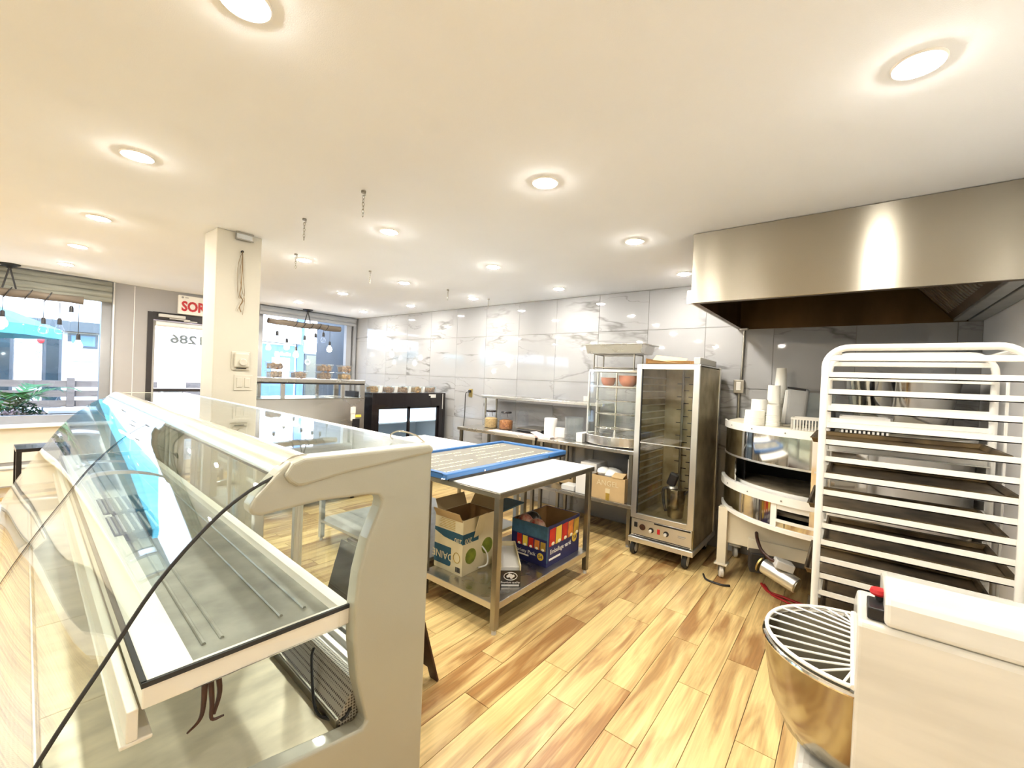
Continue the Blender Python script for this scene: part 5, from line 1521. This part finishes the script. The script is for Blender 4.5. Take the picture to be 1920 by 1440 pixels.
for i, k in enumerate((5, 7, 9, 11, 13, 15, 17)):
    z = 1.753-0.0757*k-0.008
    t = thing('sheet_pan', 'burnt brown sheet pan slid into the tray rack, %s' % ordn[i], 'sheet pan', (2.65, -0.20, z), 0, 'sheet pans in the rack')
    y0, y1 = RY0+(0.0 if i % 2 else 0.03), RY1-(0.02 if i % 2 else -0.045)
    cy, hy = (y0+y1)/2, (y1-y0)/2
    frustum(MB(), 2.65, cy, [(0.222, hy-0.012, z+0.0015), (0.226, hy-0.005, z+0.020), (0.238, hy, z+0.022), (0.238, hy, z+0.025), (0.222, hy-0.008, z+0.022), (0.218, hy-0.016, z+0.004)]).build('pan_body', 'pan', t)

# ------------------------------------------------------------------ spiral mixer in the near right corner
t = thing('spiral_mixer', 'white spiral dough mixer with steel bowl and wire guard', 'mixer', (1.85, -0.2, 0))
BC, BR, BRZ = (1.82, -0.048), 0.263, 0.75
MB().lathe([(0.0, 0.44), (0.15, 0.44), (0.20, 0.47), (0.24, 0.56), (0.259, 0.68), (BR, BRZ), (BR-0.006, BRZ), (0.253, 0.68), (0.233, 0.565), (0.19, 0.48), (0.0, 0.452)], (BC[0], BC[1], 0), 48).build('bowl', 'bowlsteel', t)
MB().tube([(BC[0]+BR*math.cos(2*PI*i/48), BC[1]+BR*math.sin(2*PI*i/48), BRZ) for i in range(48)], 0.008, 8, closed=True).build('bowl_rim', 'chrome', t)
gd = MB().tube([(BC[0]+(BR-0.006)*math.cos(PI*i/30), BC[1]+(BR-0.006)*math.sin(PI*i/30), BRZ+0.02) for i in range(31)], 0.0065, 8).build('guard_ring', 'rackw', t)
MB().tube([(BC[0]-BR, BC[1]+0.012, BRZ+0.022), (BC[0]+BR, BC[1]+0.012, BRZ+0.022)], 0.008, 8).build('hinge_bar', 'rackw', t)
for k in range(13):
    a = math.radians(8+164*k/12)
    x0 = BC[0]+0.11*math.cos(a)*1.6
    MB().tube([(x0, BC[1]+0.015, BRZ+0.024), (BC[0]+(BR-0.006)*math.cos(a), BC[1]+(BR-0.006)*math.sin(a), BRZ+0.021)], 0.0036, 6).build('guard_wire', 'rackw', gd)
MB().box(1.60, 2.04, -0.62, 0.10, 0.05, 0.44).build('base', 'mixw', t, bevel=0.04, seg=4)
# column wrapping the rear half of the bowl, with a raised rounded cover
col = [(1.545, 0.05), (1.545, 0.955), (1.552, 0.970), (1.78, 0.972), (2.09, 0.83), (2.09, 0.05)]
MB().prism(col, 'xz', -0.70, -0.037).build('column', 'mixw', t, bevel=0.010, seg=3)
hd = [(1.547, 0.972), (1.556, 1.030), (1.575, 1.050), (1.70, 1.062), (1.80, 1.045), (1.80, 0.965)]
MB().prism(hd, 'xz', -0.70, -0.093).build('head_cover', 'mixw', t, bevel=0.012, seg=3)
MB().box(1.57, 1.66, -0.098, -0.058, 0.972, 1.006).build('switch_bracket', 'black', t, bevel=0.004)
MB().tube([(1.64, -0.085, 1.006), (1.64, -0.085, 1.024)], [0.010, 0.010], 10).build('button_stem', 'black', t)
MB().lathe([(0.0, 0.0), (0.018, 0.0), (0.021, 0.006), (0.018, 0.016), (0.0, 0.018)], (1.64, -0.083, 1.022), 16).build('stop_button', 'redp', t)
# ------------------------------------------------------------------ steel service case by the right window
t = thing('service_case', 'stainless steel service case with glazed top by the right window', 'display case', (2.45, 5.25, 0))
SX0, SX1, SY0, SY1, STZ = 1.75, 3.155, 4.90, 5.60, 1.510
MB().box(SX0, SX1, SY0, SY1, STZ-0.045, STZ).build('top_panel', 'steel', t, bevel=0.005)
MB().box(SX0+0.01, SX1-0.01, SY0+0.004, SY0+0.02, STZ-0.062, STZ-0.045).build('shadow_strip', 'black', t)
MB().box(SX0, SX1, SY0, SY1, 0.12, 1.278).build('cabinet_body', 'steel', t, bevel=0.005)
MB().box(SX0, SX1, SY0-0.004, SY0+0.03, 1.272, 1.284).build('ledge', 'dsteel', t)
for x0, x1 in ((SX0, SX0+0.04), (2.125, 2.165), (2.835, 2.875), (3.09, SX1)):
    for y in (SY0+0.02, SY1-0.05):
        MB().box(x0, x1, y-0.015, y+0.015, 1.28, STZ-0.045).build('post', 'steel', t, bevel=0.002)
for y in (SY0+0.025, SY1-0.05):
    MB().box(SX0+0.04, SX1-0.06, y-0.003, y+0.003, 1.284, STZ-0.06).build('pane', 'glass', t)
MB().box(2.96, 3.03, SY0-0.003, SY0, 1.09, 1.175).box(2.965, 3.025, SY0-0.003, SY0, 1.00, 1.085).build('paper_label', 'ivory', t)
MB().box(3.03, 3.11, SY0-0.005, SY0, 1.04, 1.072).build('warning_label', 'yellow', t)
MB().box(2.99, 3.09, SY0-0.006, SY0, 0.90, 1.02).build('control_box', 'black', t)
for x in (SX0+0.08, SX1-0.08):
    for y in (SY0+0.08, SY1-0.08):
        MB().cyl((x, y, 0), (x, y, 0.13), 0.025, 10).build('foot', 'black', t)

# ------------------------------------------------------------------ black two-door merchandiser against the tiles
t = thing('black_merchandiser', 'black refrigerated merchandiser with two sliding glass doors', 'refrigerator', (3.95, 5.28, 0))
KX0, KX1, KY0, KY1, KZ = 3.30, 4.60, 4.95, 5.62, 1.345
MB().box(KX0, KX0+0.05, KY0, KY1, 0.08, KZ).box(KX1-0.05, KX1, KY0, KY1, 0.08, KZ).box(KX0+0.05, KX1-0.05, KY1-0.04, KY1, 0.08, KZ).box(KX0+0.05, KX1-0.05, KY0+0.02, KY1-0.04, 0.08, 0.22).box(KX0+0.05, KX1-0.05, KY0+0.02, KY1-0.04, 1.17, KZ).build('cabinet_body', 'blackp', t, bevel=0.004)
MB().box(KX0+0.04, KX1-0.04, KY0, KY0+0.03, 1.15, KZ-0.005).build('header_panel', 'blackp', t, bevel=0.004)
MB().box(KX0+0.05, KX1-0.05, KY0, KY0+0.03, 0.08, 0.30).build('kick_panel', 'blackp', t)
MB().box(KX0+0.05, KX0+0.11, KY0, KY0+0.03, 0.30, 1.15).build('front_frame', 'blackp', t)
MB().box(KX1-0.12, KX1-0.05, KY0, KY0+0.03, 0.30, 1.15).build('front_frame', 'blackp', t)
MB().box(KX0+0.055, KX1-0.055, KY1-0.05, KY1-0.042, 0.222, 1.168).box(KX0+0.052, KX0+0.058, KY0+0.05, KY1-0.05, 0.222, 1.168).box(KX1-0.058, KX1-0.052, KY0+0.05, KY1-0.05, 0.222, 1.168).box(KX0+0.055, KX1-0.055, KY0+0.05, KY1-0.05, 0.222, 0.228).build('liner', 'ledwhite', t)
for z in (0.62, 0.91):
    MB().box(KX0+0.06, KX1-0.06, KY0+0.09, KY1-0.06, z, z+0.02).build('shelf', 'ledwhite', t, bevel=0.003)
MB().box(KX0+0.12, KX1-0.12, KY0+0.075, KY0+0.095, 1.15, 1.168).build('led_strip', 'fridgeled', t)
for x0, x1, y in ((3.40, 3.945, KY0+0.05), (3.92, 4.48, KY0+0.035)):
    d = MB().box(x0, x0+0.03, y-0.008, y+0.008, 0.30, 1.15).box(x1-0.03, x1, y-0.008, y+0.008, 0.30, 1.15).box(x0, x1, y-0.008, y+0.008, 1.12, 1.15).box(x0, x1, y-0.008, y+0.008, 0.30, 0.33).build('sliding_door', 'blackp', t)
    MB().box(x0+0.03, x1-0.03, y-0.003, y+0.003, 0.33, 1.12).build('pane', 'door_film', d)
MB().box(4.30, 4.40, KY0-0.002, KY0, 1.275, 1.325).box(4.265, 4.30, KY0-0.002, KY0, 1.305, 1.325).build('paper_label', 'greyl', t)
MB().box(4.535, 4.545, KY0-0.004, KY0, 1.10, 1.335).build('hanging_tag', 'greyl', t)
for x in (KX0+0.08, KX1-0.08):
    for y in (KY0+0.08, KY1-0.08):
        MB().cyl((x, y, 0), (x, y, 0.085), 0.03, 10).build('caster', 'black', t)

# ------------------------------------------------------------------ clear tubs of cookies
def tub(x, y, z, lab, fill, grp, w=0.078, h=0.088, oval=False):
    t = thing('cookie_tub', lab, 'container', (x, y, z), 0, grp)
    frustum(MB(), x, y, [(w*0.80, w*0.80, z+0.001), (w*0.97, w*0.97, z+h*0.92), (w*1.08, w*1.08, z+h*0.93), (w*1.08, w*1.08, z+h*0.96), (w*0.95, w*0.95, z+h*0.94), (w*0.78, w*0.78, z+0.004)]).build('tub', 'acryl', t)
    frustum(MB(), x, y, [(w*1.06, w*1.06, z+h*0.965), (w*1.02, w*1.02, z+h), (w*0.3, w*0.3, z+h+0.001)]).build('lid', 'acryl', t)
    rr = random.Random(int(x*1000+z*77))
    mb = MB()
    for i in range(16):
        a = rr.uniform(0, 2*PI)
        d = w*rr.uniform(0.1, 0.62)
        mb.ell((x+d*math.cos(a), y+d*math.sin(a), z+0.014+rr.random()*(h*0.72-0.012)), (0.026, 0.026, 0.014), 8, 5)
    for i in range(14):
        mb.ell((x+rr.uniform(-.62, .62)*w, y-w*rr.uniform(0.55, 0.72), z+0.012+rr.random()*(h*0.74-0.01)), (0.022, 0.012, 0.018), 8, 5)
    mb.box(x-w*0.74, x+w*0.74, y-w*0.66, y+w*0.74, z+0.006, z+h*0.74)
    mb.build('cookies', fill, t)
    return t
g = 'cookie tubs on the steel case'
y = 5.0
tub(2.085, y, STZ, 'clear tub of dark cookies, lower of the stack nearest the pillar', 'cookie', g)
tub(2.085, y, STZ+0.092, 'clear tub of dark cookies, upper of the stack nearest the pillar', 'cookie', g)
tub(2.35, y, STZ, 'single clear tub of cookies standing alone on the steel case', 'cookie', g)
tub(2.655, y, STZ, 'clear tub of cookies, lower of the middle stack on the steel case', 'cookie', g)
tub(2.655, y, STZ+0.092, 'clear tub of cookies, upper of the middle stack on the steel case', 'cookie', g)
tub(2.915, y, STZ, 'clear tub of pale cookies, lower of the rightmost stack on the steel case', 'cookieg', g, w=0.070)
tub(2.915, y, STZ+0.092, 'clear tub of cookies, upper of the rightmost stack on the steel case', 'cookie', g, w=0.070)
g = 'cookie tubs on the black merchandiser'
for x, f, lab in ((3.36, 'cookieg', 'leftmost'), (3.61, 'cookie', 'second from the left'), (3.85, 'cookie', 'middle one'), (4.105, 'cookieg', 'second from the tiled wall'), (4.36, 'cookie', 'nearest the tiled wall')):
    tub(x, 5.05, KZ, 'clear tub of cookies on the black merchandiser, %s' % lab, f, g, w=0.072, h=0.10)
for x, lab in ((3.49, 'first'), (3.74, 'second'), (3.975, 'third'), (4.235, 'fourth')):
    o = MB().obox((x, 5.06, KZ+0.046), (0.075, 0.003, 0.09), rx=0.15).obox((x, 5.085, KZ+0.046), (0.075, 0.003, 0.09), rx=-0.15).build('price_card', 'paper')
    tag(ground(o, x, 5.07, KZ), 'small folded white card between cookie tubs, %s from the left' % lab, 'card', 'white cards on the black merchandiser')

# ------------------------------------------------------------------ by the left window
t = thing('black_stool', 'black square metal stool below the left window', 'stool', (0.42, 6.3, 0))
for x in (0.30, 0.62):
    for y in (6.14, 6.46):
        MB().box(x-0.018, x+0.018, y-0.018, y+0.018, 0, 0.72).build('leg', 'blackp', t)
MB().box(0.28, 0.64, 6.12, 6.48, 0.72, 0.755).build('seat', 'blackp', t, bevel=0.004)
MB().box(0.318, 0.602, 6.13, 6.15, 0.25, 0.28).box(0.318, 0.602, 6.45, 6.47, 0.25, 0.28).build('footrest', 'blackp', t)
t = thing('baseboard_heater', 'long beige convector heater under the left window', 'heater', (0.1, 7.57, 0))
MB().box(-0.9, 1.10, 7.52, YF-0.005, 0.12, 0.36).build('housing', 'ivory', t, bevel=0.01)
MB().box(-0.88, 1.08, 7.515, 7.521, 0.325, 0.34).box(-0.88, 1.08, 7.515, 7.521, 0.13, 0.145).build('air_slot', 'grey', t)
for x in (-0.8, 1.0):
    MB().box(x-0.02, x+0.02, 7.54, YF-0.01, 0, 0.12).build('foot', 'ivory', t)
MB().box(-3.7, 1.15, YF-0.02, YF-0.0, 0.40, 0.80).build('cream_apron', 'ivory', wf)

# ------------------------------------------------------------------ outside
st = struct(MB().box(-30, 26, YF+T, 13.0, -0.15, -0.02).build('street_pavement', 'pave'))
struct(MB().box(-30, 26, 13.0, 40.0, -0.25, -0.10).build('street_roadway', 'asphalt'))
t = thing('timber_planter', 'cream timber planter box outside the left window', 'planter', (0.05, 8.25, -0.02))
MB().box(-0.75, 0.72, 7.95, 8.55, -0.02, 0.80).build('planter_box', 'ivory', t, bevel=0.01)
MB().box(-0.80, 0.77, 7.92, 8.58, 0.80, 0.85).build('planter_rim', 'wallw', t, bevel=0.006)
MB().box(-0.70, 0.67, 8.0, 8.5, 0.845, 0.86).build('soil', 'brown', t)
rr = random.Random(21)
t = thing('palm_plant', 'leafy green palm in the planter outside the left window', 'plant', (0.30, 8.25, 0.86))
for i in range(9):
    a = -0.2+i*2*PI/9+rr.uniform(-.2, .2)
    l = rr.uniform(0.55, 0.85)
    mb = MB()
    ctr = [Vector((0.30, 8.25, 0.86))+Vector((math.cos(a)*l*u*0.8, math.sin(a)*l*0.5*u, l*(1.25*u-0.75*u*u))) for u in [q/12 for q in range(13)]]
    mb.tube(ctr, [0.006*(1-q/14) for q in range(13)], 5)
    for q in range(2, 13):
        dd = (ctr[q]-ctr[q-1]).normalized()
        sd = dd.cross(Vector((0, 0, 1))).normalized()
        for s in (-1, 1):
            ln = 0.20*math.sin(PI*(q-1)/13.5)+0.03
            p0 = ctr[q]
            p1 = p0+(sd*s*0.75+dd*0.65)*ln+Vector((0, 0, -0.03))
            w = dd*0.020
            mb.add([p0-w, p0+w, p1, p0+(p1-p0)*0.5-w*1.2+Vector((0, 0, 0.006))], [(0, 1, 2), (0, 2, 3)])
    mb.build('frond', 'leaf', t)
def bush(name, c, r, n, mat, lab, cat='plant'):
    t = thing(name, lab, cat, (c[0], c[1], c[2]))
    mb = MB()
    for i in range(n):
        v = Vector((rr.gauss(0, 1), rr.gauss(0, 1), abs(rr.gauss(0, 1)))).normalized()
        p = Vector((c[0]+v.x*r[0]*rr.uniform(.4, 1), c[1]+v.y*r[1]*rr.uniform(.4, 1), c[2]+v.z*r[2]*rr.uniform(.3, 1)))
        e = Vector((rr.uniform(-1, 1), rr.uniform(-1, 1), rr.uniform(-.4, 1))).normalized()*rr.uniform(.03, .06)
        s = e.cross(Vector((0, 0, 1)))
        s = s.normalized()*0.015 if s.length > 1e-6 else Vector((0.015, 0, 0))
        mb.add([p, p+e*0.5+s, p+e, p+e*0.5-s], [(0, 1, 2, 3)])
    o = mb.build('foliage', mat, t, fixn=False)
    o['kind'] = 'stuff'
    MB().tube([(c[0], c[1], c[2]), (c[0], c[1], c[2]+r[2]*0.6)], 0.012, 6).build('stem', 'brown', t)
bush('leafy_shrub', (0.42, 8.12, 0.86), (0.20, 0.14, 0.26), 520, 'leafd', 'dense dark green shrub in the planter before the palm')
bush('leafy_shrub', (0.02, 8.2, 0.86), (0.24, 0.16, 0.18), 420, 'leafd', 'low dark green shrub at the left of the planter')
bush('flowering_plant', (0.28, 8.03, 0.86), (0.34, 0.06, 0.10), 320, 'flower', 'pale pink flowers along the planter edge', 'flowers')
t = thing('timber_planter', 'reddish timber planter beyond the cream one outside', 'planter', (0.98, 8.9, -0.02))
MB().box(0.70, 1.45, 8.75, 9.30, -0.02, 0.86).build('planter_box', 'redwood', t, bevel=0.01)
MB().box(0.68, 1.47, 8.72, 9.33, 0.86, 0.90).build('planter_rim', 'wallw', t, bevel=0.006)
t = thing('slat_fence', 'weathered grey slatted patio fence outside', 'fence', (1.5, 10.0, -0.02))
for z in (0.20, 0.36, 0.52, 0.68, 0.86, 1.02, 1.18):
    MB().box(-2.5, 3.2, 9.985, 10.01, z, z+0.105).build('slat', 'greywood', t)
for x in (-2.4, -0.7, 1.02, 2.2, 3.1):
    MB().box(x-0.045, x+0.045, 9.93, 9.985, -0.02, 1.33).build('post', 'greywood', t)
t = thing('patio_umbrella', 'open cyan patio umbrella outside the left window', 'umbrella', (-0.75, 11.0, -0.02))
n = 8
top = Vector((-0.75, 11.0, 2.92))
rim = [Vector((-0.75+1.75*math.cos(2*PI*i/n), 11.0+1.75*math.sin(2*PI*i/n), 2.14)) for i in range(n)]
low = [p+Vector((0, 0, -0.16)) for p in rim]
mb = MB()
mb.add([top]+rim+low, [(0, 1+i, 1+(i+1) % n) for i in range(n)]+[(1+i, 1+n+i, 1+n+(i+1) % n, 1+(i+1) % n) for i in range(n)])
mb.build('canopy', 'cyan', t)
for p in rim:
    MB().tube([top-Vector((0, 0, 0.05)), p-Vector((0, 0, 0.02))], 0.012, 5).build('rib', 'greyl', t)
MB().cyl((-0.75, 11.0, -0.02), (-0.75, 11.0, 2.9), 0.025, 10).build('pole', 'greyl', t)
MB().cyl((-0.75, 11.0, -0.02), (-0.75, 11.0, 0.06), 0.28, 20).build('base', 'grey', t)
o = MB().box(2.05, 2.42, 9.4, 9.6, 1.14, 1.36).box(2.10, 2.37, 9.42, 9.58, -0.02, 1.14).build('menu_stand', 'ivory', bevel=0.01)
tag(ground(o, 2.23, 9.5, -0.02), 'cream post box standing outside the glass door', 'stand')

# shop building across the street
FY = 17.0
t = thing('shop_building', 'pale shop building across the street with dark glazed shopfronts', 'building', (4, 18, -0.1))
MB().box(-26, 24, FY+0.02, FY+4, -0.1, 9.5).build('wall', 'stucco', t)
MB().box(2.6, 6.4, FY-0.03, FY+0.02, -0.1, 9.5).build('brick_bay', 'brickw', t)
MB().box(-26, 2.45, FY-0.25, FY+0.02, 2.42, 2.70).build('fascia', 'shopdark', t)
MB().box(6.2, 7.95, FY-0.20, FY+0.02, 2.62, 3.3).build('fascia', 'stucco', t)
def shop(x0, x1, z0, z1, m_, name='shop_window', fr='shopdark'):
    w_ = MB().box(x0, x1, FY-0.06, FY+0.02, z0, z1).build(name, fr, t)
    MB().box(x0+0.06, x1-0.06, FY-0.07, FY-0.055, z0+0.06, z1-0.06).build('pane', m_, w_)
shop(-20, -9.2, 0.4, 2.38, 'shopglass')
shop(-9.0, -4.7, 0.4, 2.38, 'shopglass')
shop(-4.5, -0.6, 0.4, 2.38, 'shopglass')
shop(-0.5, 0.68, 0.4, 2.38, 'shopglass')
MB().box(0.70, 1.18, FY-0.09, FY, 0.9, 2.02).build('poster', 'paper', t)
MB().box(0.70, 1.18, FY-0.08, FY, 2.04, 2.30).build('poster_header', 'greyl', t)
for x, z, r in ((0.80, 1.86, 0.09), (1.0, 1.87, 0.09), (0.79, 1.66, 0.07)):
    MB().cyl((x, FY-0.09, z), (x, FY-0.10, z), r, 14).build('printed_dish', 'grey', t)
letter('Our', 0.16, (1.11, FY-0.095, 1.78), (0, 0, -1), (1, 0, 0), 0.002).build('lettering', 'shopdark', t)
MB().ell((1.15, FY-0.12, 2.13), (0.07, 0.03, 0.09)).build('red_ornament', 'redp', t)
shop(1.20, 1.55, 0.0, 2.40, 'shopglass', 'shop_door')
shop(1.66, 2.26, 1.98, 2.38, 'shopblue')
MB().box(1.66, 2.26, FY-0.08, FY, 1.62, 1.92).build('grey_panel', 'greyl', t)
shop(6.5, 7.84, 0.5, 2.60, 'shopblue', fr='greyl')
mb = MB()
for k in range(6):
    mb.box(7.05+0.10*k, 7.12+0.10*k, FY-0.10, FY-0.07, 2.14, 2.28-0.04*(k % 2))
mb.build('sign_letters', 'paper', t)
MB().box(6.95, 7.60, FY-0.09, FY-0.07, 1.35, 2.06).build('poster', 'paper', t)
shop(8.18, 8.98, 0.0, 2.28, 'shopglass', 'shop_door')
MB().box(8.10, 9.02, FY-0.14, FY, 2.36, 2.56).build('awning_box', 'paper', t)
MB().box(8.12, 8.98, FY-0.03, FY+0.01, 2.62, 3.6).build('white_panel', 'paper', t)
MB().box(7.86, 8.12, FY-0.10, FY, -0.1, 4.5).box(9.03, 9.12, FY-0.10, FY, -0.1, 4.5).build('pilaster', 'shopblue', t)
MB().tube([(8.85+0.09*math.cos(2*PI*k/14), FY-0.09, 2.02+0.09*math.sin(2*PI*k/14)) for k in range(14)], 0.02, 5, closed=True).tube([(8.28+0.09*math.cos(2*PI*k/14), FY-0.09, 1.95+0.09*math.sin(2*PI*k/14)) for k in range(14)], 0.02, 5, closed=True).build('round_sticker', 'paper', t)
MB().box(9.2, 9.9, FY-0.25, FY, -0.1, 5.0).build('dark_column', 'shopdark', t)
for i in range(14):
    xa = -23.5+3.0*i
    w_ = MB().box(xa, xa+1.3, FY-0.03, FY+0.03, 4.2, 6.2).build('upper_window', 'greyl', t)
    MB().box(xa+0.1, xa+1.2, FY-0.04, FY-0.025, 4.3, 6.1).build('pane', 'shopglass', w_)
# dark reveal of this building beside the right window
struct(MB().box(4.66, 4.90, YF+T, YF+1.5, -0.1, 3.2).build('wall_outside', 'shopdark'))
# bicycle parked across the street
t = thing('bicycle', 'dark bicycle parked in front of the shop across the street', 'bicycle', (1.2, 15.2, -0.1))
for x in (0.72, 1.62):
    MB().tube([(x+0.33*math.cos(2*PI*k/24), 15.2, 0.25+0.62+0.33*math.sin(2*PI*k/24)-0.62+0.0) for k in range(24)], 0.018, 6, closed=True).build('wheel', 'black', t)
MB().tube([(0.72, 15.2, 0.25), (0.90, 15.2, 0.75), (1.35, 15.2, 0.72), (1.15, 15.2, 0.25), (0.90, 15.2, 0.70)], 0.016, 6).tube([(1.15, 15.2, 0.25), (1.62, 15.2, 0.25), (1.35, 15.2, 0.72)], 0.014, 6).build('frame', 'shopdark', t)
MB().tube([(0.85, 15.2, 0.85), (0.90, 15.2, 0.72)], 0.014, 6).tube([(0.85, 15.0, 0.88), (0.85, 15.4, 0.88)], 0.012, 6).build('handlebar', 'black', t)
MB().ell((1.36, 15.2, 0.82), (0.10, 0.05, 0.03)).build('saddle', 'black', t)
